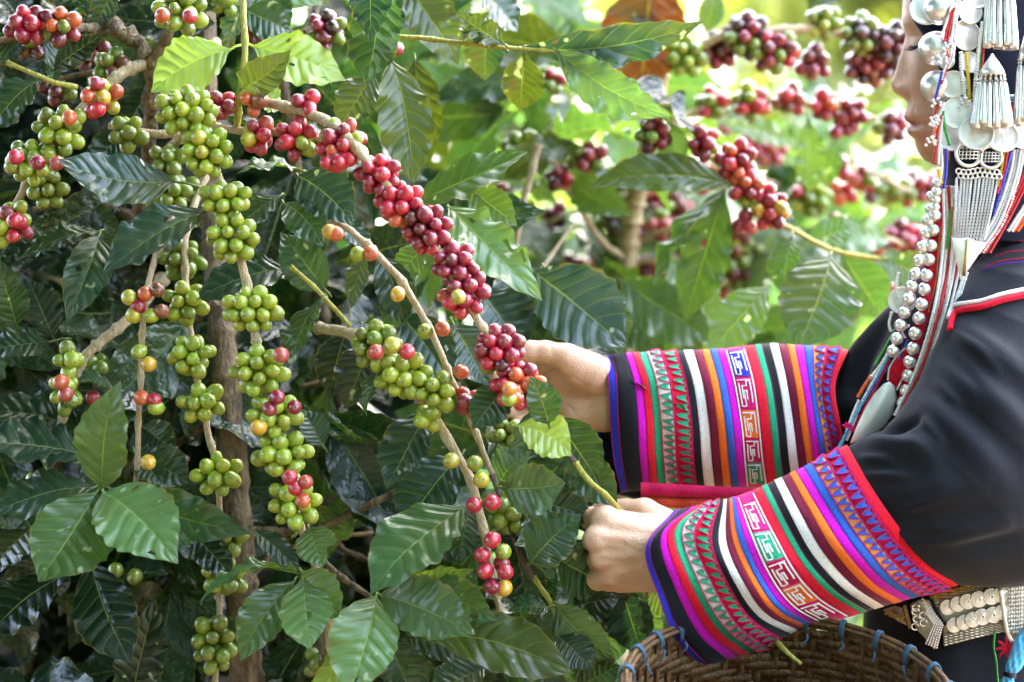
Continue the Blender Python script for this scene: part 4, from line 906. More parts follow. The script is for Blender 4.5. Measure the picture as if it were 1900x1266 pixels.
R_crea = [([(1012, 700), (1034, 717), (1056, 731), (1090, 737), (1128, 735)], 2.2, 2.2, .09), ([(1008, 690), (1024, 680), (1040, 668)], 1.0, .9, .09), ([(1014, 697), (1032, 686), (1050, 675)], 1.0, 1.0, .09), ([(1022, 703), (1040, 694), (1060, 682)], 1.0, .9, .09), ([(1034, 708), (1052, 698), (1068, 690)], .9, .6, .09),
          ([(1016, 639), (1021, 648), (1020, 658)], .9, .8, .06), ([(1021, 640), (1026, 650), (1025, 660)], .9, .6, .06), ([(1030, 735), (1052, 750), (1070, 772)], 1.2, .9, .10), ([(1100, 742), (1088, 765), (1082, 785)], 1.2, .7, .09), ([(1122, 690), (1128, 720), (1128, 760)], 1.0, .7, .09), ([(1066, 700), (1086, 716), (1112, 722)], 1.2, .5, .09)]
HR = hand(R_palm, R_fing, [], R_crea, W(880, 830, -.01), W(1225, 610, .16))
# head: profile to the left
HY = .085
PRO = [(-150, 1760), (-120, 1712), (-80, 1686), (-40, 1677), (0, 1675), (32, 1673), (50, 1678), (68, 1681), (95, 1681), (123, 1682), (155, 1683), (172, 1684), (186, 1684), (208, 1679), (216, 1677), (224, 1680), (230, 1689), (236, 1684), (244, 1682), (252, 1689), (259, 1697), (268, 1698), (284, 1704), (298, 1716), (306, 1732), (314, 1760), (322, 1800)]
NOSE = [(56, 0), (68, 1), (80, 4), (95, 8), (110, 14), (123, 18), (140, 24), (152, 29), (160, 29.5), (170, 26), (177, 16), (183, 6), (190, 0)]
def head_geo():
    rows = np.concatenate([np.linspace(-150, 40, 30), np.linspace(44, 322, 150)]); nphi = 150
    py_, px_ = zip(*PRO); nyy, nxx = zip(*NOSE)
    V = []; lip = []
    yd = np.linspace(-160, 330, 981); kk = np.hanning(13); kk /= kk.sum()
    def smooth(yy, xx, l=None): q = np.interp(yd, yy, xx, l, l); return np.convolve(np.pad(q, 6, mode='edge'), kk, 'valid')
    pd, nd = smooth(py_, px_), smooth(nyy, nxx, 0)
    back = lambda y: np.interp(y, [-150, -100, 0, 120, 220, 322], [1840, 1980, 2040, 2040, 1980, 1900])
    hw = lambda y: np.interp(y, [-150, -120, -60, 20, 90, 150, 210, 260, 290, 306, 322], [.010, .045, .068, .072, .070, .067, .061, .052, .042, .034, .018])
    for y in rows:
        xf = np.interp(y, yd, pd); xb = back(y); w = hw(y); A = (xb-xf)/2/S; xc = (xb+xf)/2
        tilt = 0.0
        for k in range(nphi):
            u = (k/nphi)*2-1; phi = PI*np.sign(u)*abs(u)**1.35     # denser at the front
            cx, sn = math.cos(phi), math.sin(phi); e = 2/2.35
            dx = -A*np.sign(cx)*abs(cx)**e; dd = w*np.sign(sn)*abs(sn)**e
            front = max(0, cx)**.5
            ad = abs(dd)*1000                                        # mm from the mid plane
            # flatten the sides of nose and lips back to the face
            nz = np.interp(y, yd, nd); sig = np.interp(y, [60, 100, 140, 160, 180], [6, 7.5, 11, 14, 15])
            ofs = -nz*math.exp(-(ad/sig)**2.4)*front
            al = math.exp(-((ad-14)/5)**2)*math.exp(-((y-165)/11)**2)*7*front; ofs -= al            # wing of the nose
            ofs += 9*math.exp(-((ad-30)/15)**2)*math.exp(-((y-80)/22)**2)*front                      # eye socket
            ofs -= 6.5*math.exp(-((ad-31)/11)**2)*math.exp(-((y-80)/13)**2)*front                    # lid over the eye
            ofs += 1.8*math.exp(-((ad-31)/12)**2)*math.exp(-((y-90)/2.4)**2)*front                   # lid line
            ofs -= 5*math.exp(-((ad-25)/18)**2)*math.exp(-((y-46)/14)**2)*front                      # brow
            ofs -= 5*math.exp(-((ad-42)/16)**2)*math.exp(-((y-140)/34)**2)*front                     # cheek
            mo = np.interp(y, [196, 206, 216, 224, 230, 236, 246, 256], [0, -.3, -1.2, 0, 4.5, 0, -1, 0])
            ofs += (mo*0+ (max(0, (ad-10))/18)**2*5*math.exp(-((y-228)/22)**2)*(ad < 34))*front      # mouth wraps back
            ofs += 3.0*math.exp(-((ad-26)/6)**2)*math.exp(-((y-231)/7)**2)*front                     # corner of the mouth
            ofs += 2.5*math.exp(-((ad-22)/5)**2)*math.exp(-((y-188)/16)**2)*front                    # fold beside the nose
            V.append(W(xc+dx*S+ofs, y+0, HY+dd))
            lw = np.interp(y, [209, 215, 231, 250, 255], [0, 1, 1, 1, 0]) if 200 < y < 260 else 0
            lip.append(lw*float(np.clip((25-ad-abs(y-231)*.35)/3, 0, 1))*(1 if cx > 0 else 0))
    nr = len(rows); F = [(i*nphi+k, (i+1)*nphi+k, (i+1)*nphi+(k+1) % nphi, i*nphi+(k+1) % nphi) for i in range(nr-1) for k in range(nphi)]
    F += [tuple(range(nphi))]
    return V, F, lip
person = empty('person', W(1840, 2600, .08), 'person in a dark tunic with brightly banded sleeves reaching for a cluster of red cherries', 'person')
def body():
    V = []; F = []; lip = []; face_shade = []
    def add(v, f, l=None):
        o = len(V); face_shade.extend([1.0 if l is not None else 0.0]*len(v)); V.extend([tuple(q) for q in v]); F.extend([tuple(int(i)+o for i in q) for q in f]); lip.extend(l if l is not None else [0]*len(v))
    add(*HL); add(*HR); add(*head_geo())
    # neck, trunk, arms and legs inside the clothes
    lo, hi = W(1130, 1300, -.12), W(2150, 250, .34); P = grid((lo.x, -.14, lo.z), (hi.x, .32, hi.z), .008)
    d = chain(P, [(1830, 200, .085, 55), (1880, 500, .10, 50)], .02)
    for c in [[(1885, 560, .05, 36), (1885, 560, .17, 40)], [(1880, 580, .10, 60), (1860, 800, .11, 66), (1850, 1100, .10, 70), (1850, 1290, .1, 80)], [(1900, 580, .02, 36), (1820, 930, -.02, 36), (1700, 965, -.01, 36), (1330, 1035, -.02, 25)], [(1870, 580, .16, 40), (1660, 740, .14, 36), (1400, 740, .10, 30), (1200, 727, .085, 25)]]:
        d = smin(d, chain(P, c, .03), .04)
    add(*surface_nets(d, (lo.x, -.14, lo.z), .008))
    me = mesh('body', V, F, M['skin'], attr=('lip', lip)); a_ = me.attributes.new('tan', 'FLOAT', 'POINT'); a_.data.foreach_set('value', np.asarray(face_shade, dtype=np.float32)); return obj('body', me, person)
BODY = body()
# lashes and brow
b = MB(); 
b.tube([W(1688, 84, HY-.022), W(1694, 87, HY-.034), W(1702, 86, HY-.043), W(1708, 83, HY-.049)], [.0006, .0011, .0012, .0006], 5, res=14)
for k in range(12):
    t = k/11; q = W(lerp(1687, 1704, t), 86+2*math.sin(t*3), lerp(HY-.022, HY-.045, t)); b.tube([q, q+Vector((-.004, -.001, -.0035)), q+Vector((-.008, -.0015, -.003))], [.0003, .0002, .00008], 4, res=5)
b.build('eyelashes', M['navy'], person)
# ------------------------------------------------------------------ clothing: lofts of cloth
class Loft:
    """closed cloth tube; keys: (s, five pixel points from one edge to the other, Y of the edges, depth of the bulge)"""
    def __init__(s, keys, wr=.0015, seed=1, ns=120, nt=40, sm=5, wf=(9, 3)):
        r = np.random.RandomState(seed); s.ns, s.nt = ns, nt
        ks = [k[0] for k in keys]; S_ = np.linspace(0, 1, ns+1); T_ = np.linspace(0, 1, nt+1)
        C = np.array([k[1] for k in keys], float); Yc = np.interp(S_, ks, [k[2] for k in keys]); R = np.interp(S_, ks, [k[3] for k in keys])
        ctrl = np.stack([[np.interp(S_, ks, C[:, i, c]) for c in (0, 1)] for i in range(5)], 0)   # 5,2,ns
        if sm:
            kf = np.hanning(sm*2+3)[1:-1]; kf /= kf.sum(); h = len(kf)//2
            ctrl = np.apply_along_axis(lambda a: np.convolve(np.concatenate([2*a[0]-a[h:0:-1], a, 2*a[-1]-a[-2:-h-2:-1]]), kf, 'valid'), 2, ctrl)
        G = np.zeros((ns+1, 2*nt, 3))
        ph = r.uniform(0, 6.28, 8)
        for i in range(ns+1):
            f = catmull(ctrl[:, :, i], nt+1)
            ch = f[-1]-f[0]
            for j in range(nt+1):
                t = T_[j]; b = max(0, math.sin(PI*t))**.6 if 0 < t < 1 else 0
                dw = wr*b*(math.sin(wf[0]*S_[i]+wf[1]*t*2+ph[0])+.6*math.sin(wf[0]*2.1*S_[i]-wf[1]*4*t+ph[1])+.4*math.sin(wf[0]*.7*S_[i]+wf[1]*7*t+ph[2]))
                G[i, j] = W(f[j][0], f[j][1], Yc[i]-R[i]*b+dw)
            for j in range(1, nt):
                t = 1-j/nt; lin = f[0]+ch*t; bow = np.array([np.interp(t, T_, f[:, 0]), np.interp(t, T_, f[:, 1])])-lin
                q = lin-bow*.6; G[i, nt+j] = W(q[0], q[1], Yc[i]+R[i]*.8*max(0, math.sin(PI*t))**.6)
        s.G = G
        gs = np.gradient(G, axis=0); gt = np.roll(G, -1, 1)-np.roll(G, 1, 1)
        N = np.cross(gs, gt); N /= np.linalg.norm(N, axis=2)[..., None]+1e-12
        if N[ns//2, nt//2, 1] > 0: N = -N
        s.N = N; s.R = R; s.Yc = Yc
    def at(s, u, t, off=0.):
        """u 0..1 along, t 0..2 around (0..1 the camera side)"""
        a = min(max(u, 0), 1)*s.ns; i = min(int(a), s.ns-1); fa = a-i; b = (t % 2)*s.nt; j = int(b) % (2*s.nt); fb = b-int(b); j2 = (j+1) % (2*s.nt)
        q = (s.G[i, j]*(1-fa)+s.G[i+1, j]*fa)*(1-fb)+(s.G[i, j2]*(1-fa)+s.G[i+1, j2]*fa)*fb
        n = (s.N[i, j]*(1-fa)+s.N[i+1, j]*fa)*(1-fb)+(s.N[i, j2]*(1-fa)+s.N[i+1, j2]*fa)*fb
        return Vector(q+n*off)
    def strip(s, u0, u1, off, t0=0., t1=2., nt=None, nu=3):
        nt = nt or int(44*(t1-t0)); V = []; F = []; closed = (t1-t0) >= 1.999
        us = [(u0, 0), (u0+.0015, off)]+[(lerp(u0+.0015, u1-.0015, k/nu), off) for k in range(1, nu)]+[(u1-.0015, off), (u1, 0)]
        m_ = nt if closed else nt+1
        for u, o in us:
            for j in range(m_): V.append(s.at(u, t0+(t1-t0)*j/nt, o))
        for i in range(len(us)-1):
            for j in range(nt): F.append((i*m_+j, i*m_+(j+1) % m_, (i+1)*m_+(j+1) % m_, (i+1)*m_+j))
        return V, F
    def ribbon(s, pts, wu, wt, off):
        """flat cord along (u, t) points"""
        V = []; F = []
        P = np.array(pts, float); D = np.gradient(P, axis=0)
        for (u, t), (du, dt) in zip(P, D):
            a, b = du/wu, dt/wt; l = math.hypot(a, b)+1e-9; nu, nt_ = -b/l*wu/2, a/l*wt/2
            V += [s.at(u+nu, t+nt_, off), s.at(u, t, off*1.5), s.at(u-nu, t-nt_, off)]
        for i in range(len(P)-1): F += [(3*i, 3*i+1, 3*i+4, 3*i+3), (3*i+1, 3*i+2, 3*i+5, 3*i+4)]
        return V, F
def loft_part(name, lo, mat, parent, solid=True, u0=0., u1=1., capend=False):
    V = (lo.G-lo.N*(.0012 if solid else 0))[int(u0*lo.ns):int(u1*lo.ns)+1]; n0, n1 = V.shape[:2]
    F = [(i*n1+j, i*n1+(j+1) % n1, (i+1)*n1+(j+1) % n1, (i+1)*n1+j) for i in range(n0-1) for j in range(n1)]
    V = V.reshape(-1, 3)
    if capend:
        F += [tuple(range((n0-1)*n1, n0*n1))]
    o = obj(name, mesh(name, V, F, M[mat]), parent)
    return o
BANDS = [(0, .028, 'royal'), (.028, .095, 'black'), (.095, .128, 'magenta'), (.128, .160, 'red'), (.160, .190, 'green'), (.190, .240, 'white', 'green', 'rose'), (.240, .300, 'red', 'green', 'rose'),
         (.300, .330, 'black'), (.330, .370, 'white'), (.370, .405, 'maroon'), (.405, .437, 'orange'), (.437, .468, 'blue'), (.468, .500, 'magenta'), (.500, .578, 'KEY'), (.578, .620, 'red'), (.620, .650, 'green'),
         (.650, .685, 'black'), (.685, .725, 'white'), (.725, .765, 'maroon'), (.765, .800, 'orange'), (.800, .838, 'magenta'), (.838, .870, 'blue'), (.870, .915, 'peach', 'blue', 'rose'), (.915, .965, 'crimson', 'blue', 'rose'), (.965, 1.0, 'red')]
def dress_sleeve(lo, sleeve, ntooth, keycols, mot_t, key_t0=.0):
    for k, bd in enumerate(BANDS):
        u0, u1, c = bd[:3]
        off = .0006+.0003*(k % 2)
        if c == 'KEY':
            b = MB(); b.add(*lo.strip(u0, u1, .0005)); b.build('fabric_band', M['rose'], sleeve)
            cord = MB()
            nk = len(keycols)
            for i, kc in enumerate(keycols):
                ta, tb = key_t0+mot_t*i, key_t0+mot_t*(i+1); g = mot_t*.03
                q = MB(); q.add(*lo.strip(u0+.008, u1-.008, .0010, ta+g, tb-g, nt=10)); q.build('patch', M[kc], sleeve)
                def pt(a, c_): return (lerp(u0+.012, u1-.012, a), lerp(ta, tb, c_))
                for poly in ([(.02, .5-.38), (.98, .5-.40)], [(.10, .22), (.10, .92), (.42, .92), (.42, .45), (.58, .45), (.58, .72)], [(.90, .80), (.90, .14), (.62, .14), (.62, .30), (.30, .30), (.30, .70)]):
                    dense = []
                    for (a0, c0), (a1, c1) in zip(poly[:-1], poly[1:]):
                        for z in range(5): dense.append(pt(lerp(a0, a1, z/5)+rng.uniform(-.012, .012), lerp(c0, c1, z/5)))
                    dense.append(pt(*poly[-1])); cord.add(*lo.ribbon(dense, .0054, .0054*1.35, .0015))
            for uu in (u0+.003, u1-.004):
                cord.add(*lo.ribbon([(uu, .02+.96*z/60) for z in range(61)], .006, .006*1.35, .0013))
            cord.build('white_cord', M['white'], sleeve); continue
        b = MB(); b.add(*lo.strip(u0, u1, off)); b.build('fabric_band', M[c], sleeve)
        if len(bd) > 3:
            tm = MB(); ln = MB(); dt = 1.0/ntooth; zig = []
            for i in range(ntooth):
                ta = dt*i+rng.uniform(-.1, .1)*dt; jl = rng.uniform(-.004, .004)
                prof = [(1.0, .04), (.72, .10), (.40, .22), (.16, .36), (.06, .5), (.16, .64), (.40, .78), (.72, .90), (1.0, .96)]
                V = [lo.at(lerp(u0+.003, u1-.001, a)+jl*(1-a), ta+dt*c_, off+.0011) for a, c_ in prof]; V.append(lo.at(lerp(u0, u1, .7), ta+dt*.5, off+.0014))
                tm.add(V, [(z, z+1, 9) for z in range(8)])
                zig += [(lerp(u0+.003, u1-.001, a)+jl*(1-a), ta+dt*c_) for a, c_ in prof]
            ln.add(*lo.ribbon(zig, .0022, .0022*1.35, off+.0015))
            for uu in (u0+.001, u1-.001): ln.add(*lo.ribbon([(uu, z/80) for z in range(81)], .004, .004*1.35, off+.0008))
            tm.build('applique_teeth', M[bd[3]], sleeve); ln.build('embroidery', M[bd[4]], sleeve)
        else:
            # stitching along the seam
            st = MB(); n = int(90)
            for z in range(n):
                t = z/n; st.add(*lo.ribbon([(u0+.003, t), (u0+.003, t+.6/n)], .0022, .003, off+.0004))
            st.build('stitching', M['rose' if c in ('royal', 'black', 'green', 'red') else c], sleeve)
# near sleeve
NS = Loft([(0, [(1252, 947), (1198, 1017), (1221, 1105), (1253, 1185), (1303, 1241)], -.035, .052),
           (.028, [(1262, 946), (1208, 1012), (1232, 1100), (1266, 1180), (1316, 1239)], -.035, .054),
           (.095, [(1284, 942), (1225, 998), (1250, 1088), (1296, 1178), (1352, 1227)], -.035, .058),
           (.16, [(1302, 938), (1250, 985), (1279, 1078), (1330, 1165), (1392, 1214)], -.035, .060),
           (.30, [(1336, 930), (1318, 1000), (1352, 1082), (1393, 1148), (1450, 1188)], -.035, .062),
           (.33, [(1344, 928), (1336, 1015), (1369, 1090), (1411, 1145), (1478, 1176)], -.035, .063),
           (.50, [(1366, 922), (1392, 995), (1428, 1074), (1466, 1124), (1526, 1158)], -.036, .064),
           (.578, [(1397, 911), (1437, 990), (1476, 1056), (1522, 1107), (1580, 1143)], -.037, .064),
           (.685, [(1437, 893), (1470, 962), (1508, 1030), (1560, 1088), (1622, 1129)], -.038, .064),
           (.838, [(1490, 868), (1535, 940), (1582, 1012), (1637, 1076), (1690, 1110)], -.040, .064),
           (.965, [(1557, 833), (1600, 914), (1650, 992), (1706, 1054), (1766, 1088)], -.042, .064),
           (1.0, [(1572, 826), (1616, 902), (1668, 978), (1722, 1040), (1778, 1086)], -.042, .064)], .0035, 3, wf=(14, 2.2))
sleeve_n = loft_part('sleeve', NS, 'black', person); sleeve_n['label'] = 'near sleeve with the hand closed on a yellow twig'
dress_sleeve(NS, sleeve_n, 21, ['rose', 'green', 'crimson', 'orange', 'rose'], .18, .05)
# far sleeve
FS = Loft([(0, [(1118, 662), (1128, 705), (1131, 770), (1138, 850), (1152, 914)], .080, .045),
           (.028, [(1135, 660), (1143, 703), (1147, 785), (1153, 855), (1164, 912)], .080, .046),
           (.095, [(1160, 656), (1177, 708), (1184, 775), (1187, 840), (1194, 908)], .080, .050),
           (.16, [(1184, 655), (1202, 708), (1211, 775), (1214, 840), (1220, 906)], .080, .052),
           (.30, [(1256, 652), (1273, 712), (1283, 790), (1287, 850), (1292, 905)], .080, .054),
           (.33, [(1268, 651), (1287, 715), (1298, 790), (1302, 850), (1308, 904)], .080, .055),
           (.50, [(1345, 648), (1362, 712), (1374, 790), (1380, 850), (1386, 904)], .080, .056),
           (.578, [(1381, 643), (1400, 712), (1410, 790), (1416, 850), (1424, 904)], .080, .056),
           (.685, [(1428, 638), (1446, 712), (1458, 790), (1464, 850), (1472, 904)], .080, .056),
           (.838, [(1490, 642), (1502, 712), (1514, 790), (1524, 850), (1532, 900)], .080, .056),
           (.965, [(1562, 648), (1540, 715), (1550, 790), (1562, 850), (1570, 895)], .082, .054),
           (1.0, [(1574, 650), (1550, 715), (1560, 790), (1572, 850), (1580, 890)],   .082, .052)], .0032, 5, wf=(16, 1.5))
sleeve_f = loft_part('sleeve', FS, 'black', person); sleeve_f['label'] = 'far sleeve behind the held red cherries'
dress_sleeve(FS, sleeve_f, 19, ['royal', 'rose', 'orange', 'crimson', 'green'], .19, .02)
# hem tapes folded along the lower edge of the far sleeve
for y0, y1, c, yy in ((895, 920, 'crimson', .018), (917, 941, 'rust', .022)):
    b = MB(); V = []; F = []
    for i in range(31):
        x = lerp(1189, 1425, i/30); w_ = .0015*math.sin(i*.9); dy = lerp(0, 14, i/30)
        V += [W(x, y0+dy*.9, yy+w_), W(x, (y0+y1)/2+dy*.9, yy-.002+w_), W(x, y1+dy*.5, yy+w_), W(x, y1+dy*.5, yy+.004+w_), W(x, y0+dy*.9, yy+.004+w_)]
    for i in range(30):
        for j in range(5): F.append((i*5+j, i*5+(j+1) % 5, i*5+5+(j+1) % 5, i*5+5+j))
    b.add(V, F); b.build('hem_tape', M[c], sleeve_f)
# dark lining of the far cuff hanging below the wrist
CF = Loft([(0, [(1106, 780), (1108, 815), (1114, 850), (1122, 885), (1140, 915)], .110, .004), (.35, [(1114, 780), (1116, 815), (1122, 850), (1130, 885), (1146, 918)], .110, .006), (.36, [(1114, 780), (1116, 815), (1122, 850), (1130, 885), (1146, 918)], .110, .006), (1, [(1200, 770), (1200, 815), (1200, 850), (1205, 885), (1210, 935)], .104, .010)], .001, 2, ns=24, nt=14, sm=0)
cf = loft_part('cuff_lining', CF, 'navy', sleeve_f, False); b = MB(); b.add(*CF.strip(.02, .34, .0006)); b.build('cuff_piping', M['royal'], sleeve_f)
# upper near arm and shoulder
def folds(lo, lst):
    """push real folds into the cloth: (u, t, length direction (du, dt), width, height)"""
    uu, tt = np.meshgrid(np.linspace(0, 1, lo.ns+1), np.arange(2*lo.nt)/lo.nt, indexing='ij')
    d = np.zeros_like(uu)
    for (u, t, u2, t2, wd, h) in lst:
        ax, ay = (u2-u), (t2-t); L2 = ax*ax+ay*ay; k = np.clip(((uu-u)*ax+(tt-t)*ay)/L2, 0, 1)
        q = np.hypot(uu-(u+k*ax), tt-(t+k*ay)); d += h*np.exp(-(q/wd)**2)*np.sin(PI*np.clip(k*.9+.05, 0, 1))
    lo.G = lo.G+lo.N*d[..., None]
UA = Loft([(0, [(1566, 830), (1610, 908), (1662, 984), (1716, 1046), (1776, 1088)], -.042, .064),
           (.12, [(1612, 806), (1660, 870), (1716, 950), (1780, 1030), (1850, 1094)], -.042, .075),
           (.28, [(1664, 772), (1725, 820), (1800, 890), (1880, 980), (1950, 1080)], -.040, .085),
           (.46, [(1706, 700), (1775, 740), (1860, 800), (1950, 890), (2020, 1000)], -.030, .092),
           (.64, [(1742, 618), (1820, 650), (1910, 700), (2000, 770), (2060, 850)], -.015, .090),
           (.80, [(1768, 548), (1840, 575), (1920, 610), (2000, 650), (2060, 690)], .005, .080),
           (.92, [(1800, 492), (1860, 505), (1930, 525), (2000, 540), (2050, 560)], .03, .066),
           (1.0, [(1850, 440), (1890, 432), (1940, 436), (1990, 450), (2040, 470)],   .06, .04)], .0018, 8, ns=150, nt=60, sm=12, wf=(8, 3))
folds(UA, [(.10, .02, .26, .30, .045, .012), (.16, .0, .34, .16, .03, -.010), (.30, .04, .20, .5, .05, .007), (.40, .05, .34, .7, .06, .008), (.46, .02, .42, .6, .04, -.006), (.55, .05, .50, .7, .05, .007), (.62, .3, .58, .8, .05, -.007), (.70, .05, .62, .55, .05, .008), (.05, .3, .3, .6, .06, .006), (.05, .6, .3, .75, .05, .007), (.10, .7, .35, .85, .04, -.006), (.03, .08, .14, .22, .02, .006), (.02, .18, .16, .34, .018, .005), (.03, .42, .20, .50, .02, .005), (.02, .56, .16, .66, .018, -.004), (.34, .10, .30, .34, .02, .004), (.48, .08, .44, .30, .02, .005), (.58, .10, .52, .36, .02, -.004), (.66, .08, .60, .40, .02, .005)])
tunic = loft_part('tunic', UA, 'black', person); tunic['label'] = 'dark upper sleeve and shoulder'
TO = Loft([(0, [(1790, 430), (1830, 432), (1890, 436), (1960, 440), (2040, 446)], .10, .05),
           (.06, [(1712, 478), (1780, 482), (1860, 486), (1960, 490), (2060, 496)], .10, .07),
           (.16, [(1655, 560), (1730, 566), (1830, 572), (1950, 580), (2070, 590)], .10, .085),
           (.27, [(1578, 648), (1680, 656), (1800, 664), (1940, 672), (2080, 680)], .11, .09),
           (.36, [(1540, 712), (1650, 730), (1790, 740), (1940, 750), (2090, 760)], .115, .09),
           (.46, [(1544, 790), (1650, 806), (1790, 820), (1940, 830), (2090, 840)], .115, .09),
           (.60, [(1580, 890), (1670, 910), (1800, 930), (1940, 940), (2080, 950)], .11, .10),
           (.80, [(1600, 1060), (1690, 1078), (1820, 1085), (1940, 1080), (2060, 1070)], .10, .11),
           (.88, [(1600, 1150), (1700, 1172), (1820, 1180), (1940, 1170), (2060, 1150)], .10, .11),
           (1.0, [(1590, 1330), (1690, 1350), (1820, 1360), (1960, 1350), (2080, 1320)], .10, .13)], .003, 4, ns=150, nt=60, sm=8, wf=(10, 4))
folds(TO, [(.30, .02, .55, .12, .04, .012), (.20, .05, .45, .18, .04, -.010), (.26, .10, .50, .30, .04, .010), (.40, .01, .40, .2, .03, .008), (.16, .02, .34, .04, .03, .008)])
torso = loft_part('tunic', TO, 'black', person); torso['label'] = 'dark tunic front and skirt'
# neck cloth and head cloth
HD = Loft([(0, [(1700, -140), (1760, -150), (1850, -160), (1950, -150), (2060, -120)], HY, .03), (.25, [(1686, -30), (1700, -30), (1840, -30), (1950, -20), (2062, 0)], HY, .075), (.36, [(1690, 40), (1702, 42), (1840, 44), (1950, 46), (2060, 50)], HY, .079), (.42, [(1712, 62), (1724, 68), (1840, 72), (1950, 76), (2060, 80)], HY, .079), (.5, [(1734, 110), (1748, 118), (1850, 122), (1950, 126), (2058, 130)], HY, .077), (.66, [(1748, 210), (1762, 218), (1850, 222), (1950, 226), (2050, 230)], HY, .074), (.80, [(1750, 300), (1780, 306), (1850, 310), (1950, 314), (2040, 318)], HY, .070), (1, [(1745, 430), (1780, 440), (1850, 446), (1950, 450), (2040, 450)], HY, .075)], .001, 6, ns=60, nt=30, sm=3)
hood = loft_part('head_cloth', HD, 'navy', person)
# shoulder trim: white cord over red piping, thin woven lines
def on_loft_line(lo, pts, r, mat, parent, name, off=.001, n=6, res=40):
    b = MB(); b.tube([W(*p) for p in pts], r, n, res=res); return b.build(name, M[mat], parent)
def near_Y(lo, px, py, off=.0):
    """depth of the camera side of a loft at a photo pixel"""
    g = lo.G[:, :lo.nt+1].reshape(-1, 3); k = (CAMD+g[:, 1])/CAMD
    x = g[:, 0]/k*S+950; y = 633-(g[:, 2]-CAMZ)/k*S; i = np.argsort((x-px)**2+(y-py)**2)[:4]
    return float(g[i, 1].mean())-off
def trim(lo, pts, wpx, mat, parent, name, off=.003, flat=False):
    P = [W(x, y, near_Y(lo, x, y, off)) for x, y in pts]; b = MB(); b.tube(P, m(wpx/2), 6, res=50); return b.build(name, M[mat], parent)
trim(UA, [(1910, 535), (1860, 546), (1822, 558), (1790, 563), (1772, 566), (1764, 576), (1760, 590)], 9, 'white', tunic, 'white_cord', .006)
trim(UA, [(1910, 546), (1860, 557), (1822, 569), (1790, 574), (1774, 578), (1767, 590), (1762, 612)], 12, 'red', tunic, 'red_piping', .004)
for pts, c in (([(1905, 446), (1879, 448)], 'crimson'), ([(1905, 464), (1870, 468), (1846, 476)], 'crimson'), ([(1905, 479), (1860, 484), (1826, 496)], 'crimson'), ([(1905, 485), (1860, 490), (1822, 502)], 'purple')): trim(UA, pts, 2.6, c, tunic, 'woven_line', .002)
# ------------------------------------------------------------------ headdress of silver and beads
HB = W(1800, 150, 0)
head = empty('headdress', HB, 'headdress of silver domes, coins, tassels and bead strings covering the side of the head', 'headdress')
def strand(parent, pts, wpx, col, Y=None, pitch=.62, name='bead_strand'):
    """string of little glass beads through (px, py, Y) points"""
    P = [W(p[0], p[1], p[2] if len(p) > 2 else Y) for p in pts]
    ln = sum((P[i+1]-P[i]).length for i in range(len(P)-1)); r = m(wpx/2); bead = r*2*pitch
    nb = max(3, int(ln/bead)); path = catmull(P, nb*4+1); rad = np.tile([.62, 1.0, 1.06, 1.0], nb+1)[:nb*4+1]*r
    rad = rad*np.repeat(1+.08*np.random.RandomState(nb).normal(size=nb+1), 4)[:nb*4+1]
    V, F = tube_geo(path, rad, 7); o = P[0]
    V = [Vector(v)-o for v in V]
    return obj(name, mesh(name, V, F, M[col]), parent, loc=o)
def facing(px, py, Y, n=(0, -1, 0)):
    q = Vector(n).normalized().to_track_quat('Z', 'Y'); return Matrix.Translation(W(px, py, Y)) @ q.to_matrix().to_4x4()
def dome(parent, px, py, r, Y, n=(-.1, -1, .1), name='silver_dome'):
    R = m(r); b = MB(); prof = [(R*1.04, -.0006), (R*1.05, .0006), (R*.99, .0012)]+[(R*math.cos(a)*.98, .0012+R*.8*math.sin(a)) for a in np.linspace(.08, PI/2-.02, 12)]+[(.0001, .0012+R*.8)]
    b.lathe(prof, 32); return obj(name, mesh(name, b.v, b.f, M['silver']), parent, mat4=facing(px, py, Y, n))
def coin(parent, px, py, r, Y, n=(0, -1, .15), name='coin', mat='silver_flat', sq=1.0):
    R = m(r); b = MB(); rr = random.Random(int(px*7+py)); dn = rr.uniform(.0006, .0016)
    b.lathe([(.0001, -.0006), (R*.97, -.0006), (R, 0), (R, .0006), (R*.96, .0011), (R*.90, .0005), (R*.6, .0005+dn*.3), (R*.25, .0005+dn*.6), (.0001, .0005+dn*.7)], 36)
    # a worn relief on the face
    return obj(name, mesh(name, b.v, b.f, M[mat]), parent, mat4=facing(px, py, Y, n) @ Matrix.Diagonal((sq, 1, 1, 1)))
coin(head, 1722, 16, 34, .0, (-.35, -1, .35)); dome(head, 1743, 17, 29, -.004); dome(head, 1736, 90, 31, -.002, (-.25, -1, .1)); dome(head, 1738, 161, 29, -.002, (-.2, -1, .05))
for x, y, r, Y, n in [(1812, -6, 24, -.008, (.1, -1, .2)), (1800, 22, 24, -.012, (.25, -1, .1)), (1793, 66, 29, -.008, (.3, -1, .0)), (1757, 114, 15, -.012, (-.5, -1, .1)), (1768, 157, 26, -.014, (-.25, -1, .1)), (1800, 116, 20, -.004, (.2, -1, .1)),
                      (1765, 252, 30, -.010, (.1, -1, .2)), (1778, 210, 31, -.016, (-.1, -1, .12)), (1899, 250, 29, -.012, (.1, -1, .2)), (1859, 253, 32, -.020, (.05, -1, .3)), (1811, 247, 33, -.024, (-.05, -1, .25))]: coin(head, x, y, r, Y, n)
